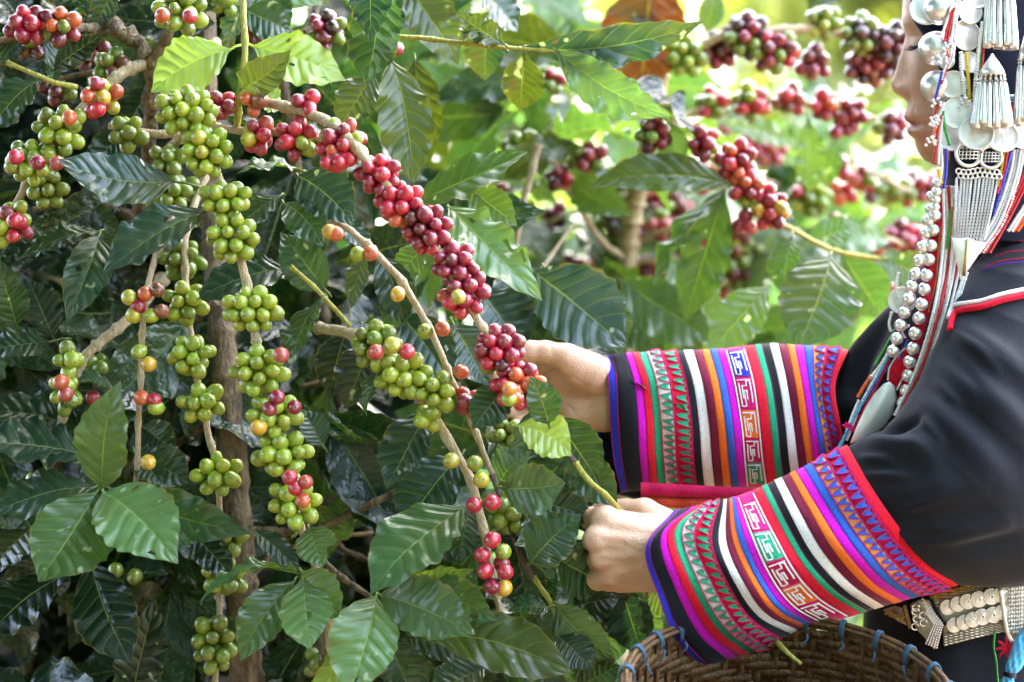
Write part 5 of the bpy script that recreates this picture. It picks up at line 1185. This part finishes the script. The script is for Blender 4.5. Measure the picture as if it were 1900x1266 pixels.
def tassel(parent, cx, top, wtop, capy, y0, y1, w0, w1, n, Y):
    """cone cap with a fringe of rolled silver tubes"""
    root = MB(); cxm = W(cx, top, Y)
    prof = [(m(2), 0), (m(4), -m((capy-top)*.1)), (m(wtop*.55), -m((capy-top)*.45)), (m(wtop*.85), -m((capy-top)*.75)), (m(wtop), -m(capy-top)), (m(wtop*.9), -m(capy-top)-.001)]
    root.lathe(prof[::-1], 24, Matrix.Translation(cxm))
    for k in range(4): root.tube([cxm+Vector((math.cos(a)*m(wtop*(.5+.13*k)), math.sin(a)*m(wtop*(.5+.13*k)), -m((capy-top)*(.42+.16*k)))) for a in np.linspace(0, 2*PI, 25)], .0006, 5)
    cap = root.build('tassel_cap', M['silver'], parent)
    rr = random.Random(int(cx))
    for k in range(n):
        a = 2*PI*k/n+.2; dx, dy = math.cos(a), math.sin(a)
        p0 = W(cx, y0, Y)+Vector((dx*m(w0), dy*m(w0)*.5, 0)); p1 = W(cx, y1+rr.uniform(-5, 5), Y)+Vector((dx*m(w1)+rr.uniform(-.001, .001), dy*m(w1)*.5, 0))
        t = MB(); t.tube([W(cx, capy, Y)+Vector((dx*m(wtop*.9), dy*m(wtop*.9), 0)), p0], .0006, 5)
        for z in (.2, .7): t.ball((W(cx, capy, Y)+Vector((dx*m(wtop*.9), dy*m(wtop*.9), 0))).lerp(p0, z), .0014, 6, 4)
        t.tube([p0, p0.lerp(p1, .1), p0.lerp(p1, .6), p1], [.0006, .0022, .0031, .0042], 7, res=12)
        t.build('tassel_tube', M['silver'], parent, origin=tuple(p0))
tassel(head, 1856, -60, 22, -18, -4, 88, 24, 28, 13, -.018)
tassel(head, 1841, 100, 24, 138, 152, 234, 24, 32, 15, -.032)
tassel(head, 1905, 60, 16, 108, 120, 232, 14, 18, 9, -.03)
# columns of silver beads
for x, y in [(1888, 2), (1888, 22), (1889, 46), (1889, 68), (1830, 92), (1854, 93), (1878, 92), (1902, 90), (1832, 109), (1853, 116), (1877, 117), (1900, 112), (1876, 141), (1893, 139), (1875, 166), (1890, 165), (1864, 2), (1838, 2), (1868, 74)]:
    b = MB(); b.ball((0, 0, 0), m(12.2), 18, 12); b.tube([(0, 0, m(11)), (0, 0, m(13.5))], .0022, 8)
    b.tube([(m(12.2)*math.cos(a), m(12.2)*math.sin(a), 0) for a in np.linspace(0, 2*PI, 25)], .0005, 5)
    b.build('silver_bead', M['silver'], head, origin=tuple(W(x, y, -.006)))
for k, c in enumerate(['b_white', 'b_teal', 'b_teal', 'b_darkred', 'b_red', 'b_orange', 'b_white']): strand(head, [(1866, 178+5.6*k), (1884, 178+5.2*k), (1902, 177+5*k)], 5.6, c, -.006)
SD = [([(1772, -10), (1762, 25), (1750, 60)], 6, 'b_white'), ([(1778, -10), (1771, 30), (1766, 70), (1763, 104), (1752, 132), (1748, 150)], 6, 'b_white'), ([(1783, -8), (1775, 34), (1772, 75), (1768, 108), (1758, 128)], 6, 'b_white'),
      ([(1766, 12), (1759, 45), (1752, 78)], 6, 'b_red'), ([(1770, 14), (1763, 46), (1757, 82)], 6, 'b_red'), ([(1764, 100), (1757, 125), (1747, 156)], 6, 'b_red'), ([(1762, 82), (1755, 96), (1748, 108)], 6, 'b_white'), ([(1758, 88), (1757, 98), (1755, 104)], 6, 'b_orange'),
      ([(1748, 133), (1742, 160), (1735, 188)], 6, 'b_blue'), ([(1740, 192), (1735, 208), (1730, 220)], 6, 'b_red'), ([(1752, 190), (1744, 212), (1730, 236)], 6, 'b_white'), ([(1742, 222), (1735, 243), (1727, 262)], 6, 'b_orange'), ([(1748, 200), (1738, 230), (1730, 266)], 5, 'b_white'),
      ([(1746, 214), (1739, 250), (1734, 304)], 6, 'b_red'), ([(1750, 215), (1744, 260), (1741, 306)], 6, 'b_white'), ([(1750, 206), (1753, 236), (1762, 270)], 6.5, 'b_green'), ([(1755, 276), (1756, 310), (1751, 350)], 7, 'b_blue'), ([(1741, 314), (1744, 328), (1747, 342)], 7, 'b_yellow'), ([(1746, 270), (1748, 310), (1742, 345)], 6, 'b_white'),
      ([(1783, 96), (1785, 140), (1791, 184)], 8, 'b_white'), ([(1793, 97), (1796, 140), (1799, 188)], 7.5, 'b_yellow'), ([(1823, 40), (1814, 110), (1806, 205)], 8, 'b_white'), ([(1826, 44), (1820, 90), (1816, 134)], 5, 'b_green'), ([(1826, 60), (1824, 100), (1820, 130)], 6, 'b_red'),
      ([(1864, 282), (1858, 315), (1851, 350)], 5, 'b_yellow'), ([(1869, 282), (1862, 320), (1850, 360)], 7, 'b_red'), ([(1876, 282), (1862, 335), (1843, 400)], 6.5, 'b_blue')]
for pts, w, c in SD: strand(head, pts, w, c, -.018)
for k in range(4): strand(head, [(1882+6*k, 278), (1872+6*k, 330), (1842+7*k, 410), (1800+8*k, 470)], 6.5, 'b_white', -.012+.002*(k % 2))
for k in range(3): strand(head, [(1912+5*k, 290), (1888+6*k, 350), (1856+7*k, 410), (1820+8*k, 470)], 6.5, 'b_red', -.01)
for k in range(2): strand(head, [(1930+5*k, 330), (1902+6*k, 380), (1870+7*k, 430)], 6.5, 'b_white', -.008)
for k in range(2): strand(head, [(1940+5*k, 340), (1914+6*k, 385), (1880+7*k, 430)], 6.5, 'b_orange', -.006)
for x, y, l in [(1748, 108, 1), (1737, 112, 1), (1733, 224, 1), (1727, 262, 1), (1789, 190, 1), (1738, 190, 0), (1760, 84, 0)]:
    b = MB()
    for a in range(7): b.ball(W(x, y, -.022)+Vector((math.cos(a)*.004, rng.uniform(-.003, .003), math.sin(a*1.7)*.004)), .0017, 6, 4)
    b.build('knot_of_beads', M['b_white'], head)
# rings, chain fringe and the spade pendant
for x, y, r in [(1797, 285, 23), (1838, 292, 20)]:
    b = MB(); c = W(x, y, -.022); b.tube([c+Vector((math.cos(a)*m(r), 0, math.sin(a)*m(r))) for a in np.linspace(0, 2*PI, 40)], .0018, 7)
    for k in range(6): b.tube([c+Vector((m(-r*.8+r*.3*k), 0, -m(r*.5))), c+Vector((m(-r*.7+r*.3*k), 0, m(r*.55)))], .0006, 5)
    for k in range(4): b.tube([c+Vector((-m(r*.8), -.001, m(-r*.4+k*r*.27))), c+Vector((m(r*.8), -.001, m(-r*.4+k*r*.27)))], .0005, 5)
    b.build('silver_ring', M['silver'], head)
for row, yy in enumerate((318, 326)):
    for k in range(9):
        x = 1779+8.8*k+4*row; b = MB(); c = W(x, yy+2*math.sin(k), -.02); b.tube([c+Vector((math.cos(a)*m(5), .0004*math.sin(a*2), math.sin(a)*m(5))) for a in np.linspace(0, 2*PI, 16)], .0008, 5); b.build('chain_ring', M['silver'], head)
for k in range(12):
    x0 = 1776+6.9*k+rng.uniform(-1.5, 1.5); x1 = 1771+5.2*k+rng.uniform(-2, 2); b = MB(); P = catmull([W(x0, 330, -.018), W(lerp(x0, x1, .4)+rng.uniform(-1, 1), 380, -.02), W(x1, 446, -.018)], 44)
    for i in range(43):
        c = Vector(P[i]); d = Vector(P[i+1])-c; s_ = .0011 if i % 2 else .0005; o_ = Vector((s_, .0016-s_, 0))
        b.tube([c-o_, c-o_+d*.9, c+d*1.25, c+o_+d*.9, c+o_, c-d*.25], .00055, 4)
    b.build('silver_chain', M['silver'], head)
def plate(name, poly, Y, mat, parent, th=.0012, bulge=.002):
    c = np.mean(poly, axis=0); V = []; n = len(poly)
    Yf = Y if callable(Y) else (lambda x, y: Y)
    for k in (0, 1):
        for f in (1.0, .92, .5):
            for p in poly: q = c+(np.array(p)-c)*f; V.append(W(q[0], q[1], Yf(q[0], q[1])+(th if k else 0)-bulge*(1-f)*2*(0 if k else 1)))
        V.append(W(c[0], c[1], Yf(*c)+(th if k else 0)-(0 if k else bulge)))
    F = []; st = 3*n+1
    for k in (0, 1):
        for a in range(2):
            for i in range(n): q = (k*st+a*n+i, k*st+a*n+(i+1) % n, k*st+(a+1)*n+(i+1) % n, k*st+(a+1)*n+i); F.append(q if k == 0 else q[::-1])
        for i in range(n): F.append((k*st+2*n+i, k*st+2*n+(i+1) % n, k*st+3*n))
    for i in range(n): F.append((i, st+i, st+(i+1) % n, (i+1) % n))
    return obj(name, mesh(name, V, F, M[mat]), parent)
plate('spade_pendant', [(1764, 438), (1776, 443), (1796, 441), (1816, 449), (1830, 451), (1818, 470), (1798, 500), (1781, 520), (1779, 508), (1772, 470)], -.02, 'silver_flat', head)
b = MB(); b.tube([W(1796, 444, -.0225), W(1788, 512, -.0225)], .0014, 6); b.build('pendant_rib', M['brass'], head)

# ------------------------------------------------------------------ studded sash and bead strings down the chest
sash = empty('chest_sash', W(1700, 560, -.01), 'red sash with two rows of silver studs and white bead strings hanging down the chest', 'sash')
def sY(y): return np.interp(y, [330, 450, 560, 700, 830], [-.012, -.010, -.012, -.004, .004])
right = [(1739, 340), (1738, 356), (1736, 371), (1735, 385), (1734, 400), (1731, 427), (1727, 456), (1723, 482), (1719, 511), (1715, 537), (1710, 565), (1705, 591), (1698, 619), (1694, 647), (1688, 672), (1685, 697), (1682, 725), (1676, 748)]
left = [(1728, 364), (1726, 388), (1723, 410), (1718, 433), (1712, 459), (1706, 484), (1699, 509), (1692, 532), (1686, 556), (1678, 580), (1671, 604), (1664, 629), (1657, 652)]
V = []; F = []
for i, y in enumerate(np.linspace(335, 775, 60)):
    x = np.interp(y, [335, 430, 565, 690, 775], [1742, 1737, 1717, 1686, 1668]); w_ = np.interp(y, [335, 430, 690, 775], [7, 12, 11, 6])
    for d in (-1, 1): V.append(W(x+d*w_, y, sY(y)+.006+.001*math.sin(i*.8)))
    for d in (1, -1): V.append(W(x+d*w_, y, sY(y)+.008))
for i in range(59):
    for j in range(4): F.append((i*4+j, i*4+(j+1) % 4, i*4+4+(j+1) % 4, i*4+4+j))
obj('sash_cloth', mesh('sash_cloth', V, F, M['red']), sash)
for i, (x, y) in enumerate(right+left):
    rr = 11.6 if i < len(right) else 11.2; dome(sash, x, y, rr if y > 390 else 9, sY(y)+(-.002 if i < len(right) else .001), (-.15+rng.uniform(-.1, .1), -1, .15+rng.uniform(-.1, .1)), 'silver_stud')
plate('red_flap', [(1690, 640), (1668, 660), (1652, 682), (1647, 706), (1662, 722), (1672, 705), (1682, 680)], .006, 'red', sash)
strand(sash, [(1688, 640), (1667, 658), (1651, 681), (1647, 706)], 3, 'b_white', .003); strand(sash, [(1690, 650), (1680, 690), (1664, 724)], 4, 'b_white', .003)
for k in range(6):
    strand(sash, [(1750+5*k, 345, -.014+.003*(k % 2)), (1751+(5.8+.5*(k % 3))*k, 440, -.014+.004*(k % 3)), (1736+(5.4+.6*(k % 2))*k, 560, -.016+.003*(k % 2)), (1702+4.6*k, 680, -.013+.003*(k % 2)), (1660+2.8*k, 772, -.008)], 6.4, 'b_red' if k == 2 else 'b_white')
for k in range(3): strand(sash, [(1782-3*k, 478, -.010), (1766-3*k, 525, -.010), (1744-3*k, 585, -.009)], 6.5, 'b_red')
for k in range(2): strand(sash, [(1790+5*k, 505, -.012), (1762+5*k, 590, -.012), (1722+5*k, 670, -.008), (1680+4*k, 742, .0)], 6.5, 'b_white')
strand(sash, [(1744, 420), (1736, 520), (1722, 580)], 4, 'b_orange', -.006); strand(sash, [(1765, 390, -.014), (1762, 420, -.014), (1758, 462, -.014)], 6, 'b_green'); strand(sash, [(1768, 384, -.014), (1766, 408, -.014), (1764, 440, -.014)], 5, 'b_orange'); strand(sash, [(1788, 380, -.008), (1786, 420, -.008), (1782, 442, -.008)], 6, 'b_red')
for pts, w, c in [([(1660, 612), (1644, 642), (1622, 680)], 5, 'b_green'), ([(1657, 640), (1630, 690), (1598, 750), (1571, 818)], 6, 'b_white'), ([(1664, 628), (1640, 668), (1612, 706)], 6, 'b_white'), ([(1655, 650), (1620, 712), (1585, 775), (1556, 834)], 8, 'sky'), ([(1650, 668), (1622, 724), (1583, 800)], 6, 'red'),
                  ([(1616, 698), (1604, 716), (1591, 738)], 7, 'b_orange'), ([(1650, 680), (1632, 700), (1620, 728)], 5, 'blue'), ([(1685, 630), (1668, 668)], 4, 'blue'), ([(1668, 505), (1662, 530), (1664, 552)], 6, 'b_white'), ([(1655, 578), (1650, 600), (1653, 616)], 6, 'b_white'), ([(1594, 742), (1582, 770), (1572, 800)], 6, 'b_white'), ([(1688, 604), (1674, 614), (1680, 628)], 5, 'b_white')]:
    strand(sash, [(x, y, np.interp(y, [500, 600, 700, 830], [.0, .002, .006, .010])) for x, y in pts], w, c, name='bead_strand' if c.startswith('b_') else 'cord')
coin(sash, 1674, 558, 26, .004, (-.2, -1, .1), mat='silver_flat', name='silver_disc')
plate('oval_pendant', [(1640, 712), (1650, 708), (1660, 716), (1664, 738), (1657, 768), (1641, 792), (1612, 812), (1576, 824), (1592, 786), (1606, 756), (1622, 730)], .002, 'silver_flat', sash, bulge=.004)
for x, y in [(1572, 790), (1584, 798)]:
    b = MB()
    for a in range(6): b.tube([W(x, y, .006), W(x+9*math.cos(a*1.1), y+6*math.sin(a*1.1), .004)], [.0016, .0008], 5)
    b.build('wool_knot', M['rose'], sash)
# ------------------------------------------------------------------ silver belt
belt = empty('belt', W(1800, 1140, -.02), 'tarnished silver belt with rows of wire coils around the waist', 'belt')
def bY(x): return np.interp(x, [1640, 1700, 1800, 1900, 1960], [.015, -.006, -.020, -.022, -.018])
def slab(name, poly, mat, parent, off=0., th=.003): return plate(name, poly, lambda x, y: bY(x)-off, mat, parent, th, .0005)
slab('belt_strap', [(1724, 1106), (1760, 1095), (1794, 1085), (1858, 1081), (1930, 1080), (1930, 1165), (1870, 1170), (1810, 1184), (1752, 1200), (1748, 1160)], 'old_silver', belt, 0)
def braid(pts, r, mat='old_silver', off=.004, nm='braided_wire', tw=.55):
    P = catmull([W(x, y, bY(x)-off) for x, y in pts], 70); b = MB()
    for ph in (0, PI): b.tube([Vector(P[i])+Vector((0, math.cos(i*tw+ph)*r*.5, math.sin(i*tw+ph)*r*.6)) for i in range(70)], r*.6, 5)
    b.build(nm, M[mat], belt)
for k in range(4): braid([(1728+2*k, 1108+5.5*k), (1794, 1087+5.5*k), (1830, 1083.5+5.2*k), (1868, 1083+5*k)], .0016, 'brass' if k < 2 else 'old_silver')
for k in range(4): braid([(1751, 1196-5*k), (1810, 1181-5*k), (1868, 1168-5*k)], .0016)
for i, (x, y, r) in enumerate([(1758, 1127, 13), (1777, 1121, 13), (1795, 1116, 13), (1816, 1112, 14), (1839, 1107, 14), (1856, 1104, 13), (1770, 1160, 12.5), (1788, 1155, 12.5), (1805, 1150, 13), (1822, 1145, 14), (1843, 1141, 14), (1860, 1136, 13)]):
    b = MB(); c = W(x, y, bY(x)-.006-.0008*(i % 6))
    for k in range(5): b.tube([c+Vector((math.cos(a)*m(r)*(1-.19*k), -.0004*k, math.sin(a)*m(r)*(1-.19*k))) for a in np.linspace(0, 2*PI, 26)], .00105, 5)
    b.ball(c, .0013, 6, 4); b.build('wire_coil', M['silver'], belt)
# granulated end piece, loops and buckle
slab('end_plate', [(1854, 1092), (1862, 1086), (1912, 1084), (1912, 1180), (1884, 1192), (1872, 1188), (1864, 1160)], 'old_silver', belt, .008)
b = MB(); b.tube([W(x, y, bY(x)-.012) for x, y in [(1856, 1092), (1860, 1120), (1866, 1160), (1873, 1184), (1882, 1191), (1900, 1184)]], .0022, 7, res=24); b.build('plate_edge', M['silver'], belt)
b = MB()
for i in range(9):
    for j in range(12):
        x = 1872+4.6*i+rng.uniform(-.5, .5); y = 1093+7.4*j+rng.uniform(-.5, .5)-i*.4
        if y < 1184-(i < 2)*10 and y > 1088: b.ball(W(x, y, bY(x)-.0125), .0011+.0002*(i % 2), 6, 4, (1, 1, 1.4 if i % 3 else 1))
b.build('granulation', M['silver'], belt)
slab('buckle', [(1688, 1122), (1706, 1112), (1724, 1112), (1736, 1130), (1750, 1158), (1742, 1190), (1734, 1206), (1712, 1180), (1700, 1168), (1694, 1150)], 'old_silver', belt, .006)
b = MB()
for k in range(5):
    for t in np.linspace(0, 1, 22):
        x, y = np.interp(t, [0, .55, 1], [1712+k*2, 1749-4*k, 1738-5*k]), np.interp(t, [0, .55, 1], [1112+k*7, 1158, 1202-2*k]); b.ball(W(x, y, bY(x)-.012), .0011, 6, 4)
b.build('granulation', M['silver'], belt)
for k in range(6):
    x, y = 1702+rng.uniform(-6, 18), 1128+7*k; b = MB(); c = W(x, y, bY(x)-.011); b.tube([c+Vector((math.cos(a)*.0035, 0, math.sin(a)*.003)) for a in np.linspace(0, 5.2, 14)], .0008, 5); b.ball(c+Vector((.002, -.001, .002)), .0016, 7, 5); b.build('scroll', M['silver'], belt)
slab('loop_bar', [(1675, 1124), (1681, 1122), (1692, 1164), (1686, 1168)], 'brass', belt, .009, .005)
slab('hook_plate', [(1638, 1132), (1660, 1124), (1674, 1128), (1682, 1160), (1672, 1156), (1656, 1146)], 'old_silver', belt, .004)
b = MB()
for k in range(46): x = rng.uniform(1642, 1678); y = lerp(1132, 1150, (x-1640)/40)+rng.uniform(-4, 6); b.ball(W(x, y, bY(x)-.0075), .0012, 6, 4)
b.build('granulation', M['brass'], belt)
b = MB(); b.tube([W(x, y, bY(x)-.007) for x, y in [(1727, 1112), (1736, 1132), (1748, 1152), (1755, 1160)]], .0018, 6, res=12); b.build('dark_thong', M['navy'], belt)
# cords and ribbon at the hip
rib = empty('ribbon_tassel', W(1880, 1200, -.04), 'bright blue ribbon tied with dark thread hanging at the lower right hip', 'ribbon')
R1 = Loft([(0, [(1905, 1155), (1908, 1158), (1912, 1162), (1916, 1166), (1920, 1170)], -.038, .004), (.25, [(1882, 1188), (1889, 1192), (1898, 1197), (1907, 1202), (1915, 1206)], -.040, .007), (.55, [(1866, 1234), (1871, 1237), (1878, 1240), (1886, 1243), (1893, 1245)], -.040, .006), (.68, [(1864, 1248), (1868, 1250), (1872, 1251), (1877, 1252), (1881, 1253)], -.040, .004), (.82, [(1856, 1262), (1862, 1264), (1868, 1266), (1875, 1268), (1882, 1270)], -.040, .006), (1, [(1846, 1300), (1854, 1302), (1864, 1304), (1874, 1306), (1884, 1308)], -.038, .007)], .0014, 5, ns=40, nt=14, sm=2, wf=(20, 4))
loft_part('ribbon', R1, 'sky', rib, False)
b = MB()
for k in range(3): b.tube([W(1862, 1247+2.5*k, -.042), W(1872, 1250+2.5*k, -.049), W(1884, 1252+2.5*k, -.042)], .0012, 5, res=8)
b.build('thread', M['navy'], rib)
strand(person, [(1846, 1172, -.03), (1844, 1200, -.032), (1848, 1226, -.032), (1851, 1262, -.03), (1853, 1290, -.03)], 4.5, 'b_green', name='green_cord')
strand(person, [(1812, 1078, -.03), (1813, 1082, -.032), (1815, 1090, -.03)], 4, 'b_green', name='green_cord')
b = MB(); c = W(1868, 1203, -.034)
for k in range(8):
    a = k*PI/4; b.tube([c, c+Vector((math.cos(a)*.0065, 0, math.sin(a)*.0065)), c+Vector((math.cos(a+.12)*.011, 0, math.sin(a+.12)*.011))], [.0012, .0016, .0006], 5, res=6)
b.build('embroidered_star', M['red'], person)

# ------------------------------------------------------------------ bamboo basket
def basket():
    """woven basket tilted a little towards the camera, hanging in front of her hip"""
    c = W(1462, 1280, -.17); R = m(300, -.17); tilt = math.radians(20)
    root = empty('bamboo_basket', c-Vector((0, 0, .30)), 'woven brown bamboo basket with blue ties round its rim below the sleeve', 'basket')
    rot = Matrix.Rotation(tilt, 3, 'X') @ Matrix.Rotation(math.radians(2), 3, 'Y')
    H = .30
    def pt(a, z, dr=0.):
        r = R*(1-.10*(z/H)-.28*(z/H)**3)+dr
        q = Vector((math.cos(a)*r, math.sin(a)*r*.92, -z)); return c+rot @ q
    ns = 54
    for k in range(ns):                                     # upright stakes
        a = 2*PI*k/ns; b = MB(); V = []; F = []
        for i in range(22):
            z = H*i/21; da = .042
            for s_, o_ in ((-1, 0), (1, 0), (1, .0012), (-1, .0012)): V.append(pt(a+s_*da*.5, z, .0004*math.sin(i+k)+o_-.0006))
        for i in range(21):
            for j in range(4): F.append((i*4+j, i*4+(j+1) % 4, i*4+4+(j+1) % 4, i*4+4+j))
        b.add(V, F); b.build('stake', M['bamboo'], root)
    nh = 40; n = ns*4
    for h in range(nh):                                     # weaving strips, over two and under two
        z0 = .006+h*(H-.01)/nh; w_ = (H-.01)/nh*1.14; V = []; F = []; jz = rng.uniform(-.0006, .0006)
        for i in range(n):
            a = 2*PI*i/n; ph = (i/4+h) % 4; dr = .0018*math.sin(PI*ph/2+.4)+rng.uniform(-.0002, .0002)
            for zz, o_ in ((0, 0), (w_, 0), (w_, .001), (0, .001)): V.append(pt(a, z0+zz+jz, dr+o_))
        for i in range(n):
            for j in range(4): F.append((i*4+j, i*4+(j+1) % 4, ((i+1) % n)*4+(j+1) % 4, ((i+1) % n)*4+j))
        b = MB(); b.add(V, F); b.build('weaving_strip', M['bamboo'], root)
    for dz, dr, rr in ((-.002, .003, .0026), (-.002, -.003, .0022), (-.0055, .0, .0022), (.005, .004, .0018)):
        b = MB(); b.tube([pt(2*PI*i/120, dz, dr) for i in range(121)], rr, 7); b.build('rim_hoop', M['bamboo_rim'], root)
    for k in range(26):                                     # blue plastic ties round the rim
        a = 2*PI*(k+.3)/26+rng.uniform(-.05, .05); b = MB()
        for q in range(3):
            aa = a+.012*q
            b.tube([pt(aa, .007, -.005), pt(aa+.003, -.002, -.006), pt(aa+.006, -.0082, -.002), pt(aa+.009, -.0080, .003), pt(aa+.012, -.002, .0065), pt(aa+.012, .008, .006)], .0009, 5, res=18)
        p = pt(a, .008, -.008)
        b.tube([p, p+Vector((rng.uniform(-.004, .004), -.002, -.005)), p+Vector((rng.uniform(-.007, .007), -.002, -.010))], [.0012, .001, .0006], 5, res=6)
        b.build('blue_tie', M['tie'], root)
    b = MB(); V = []; F = []
    for i in range(40): V.append(pt(2*PI*i/40, H-.004))
    b.add(V, [tuple(range(40))]); b.build('bottom', M['bamboo'], root)
    st = MB(); st.tube([W(1440, 1190, -.06), W(1462, 1212, -.08), W(1486, 1232, -.09)], [.0028, .0022, .0018], 7, res=10)
    o = st.build('stalk', M['shoot']); tag(o, 'short green stalk lying in the basket', 'stalk')
M['tie'] = plain_material('blue_plastic_tie', (.055, .125, .20), .6, .3)
basket()
# cherries already picked, in the basket
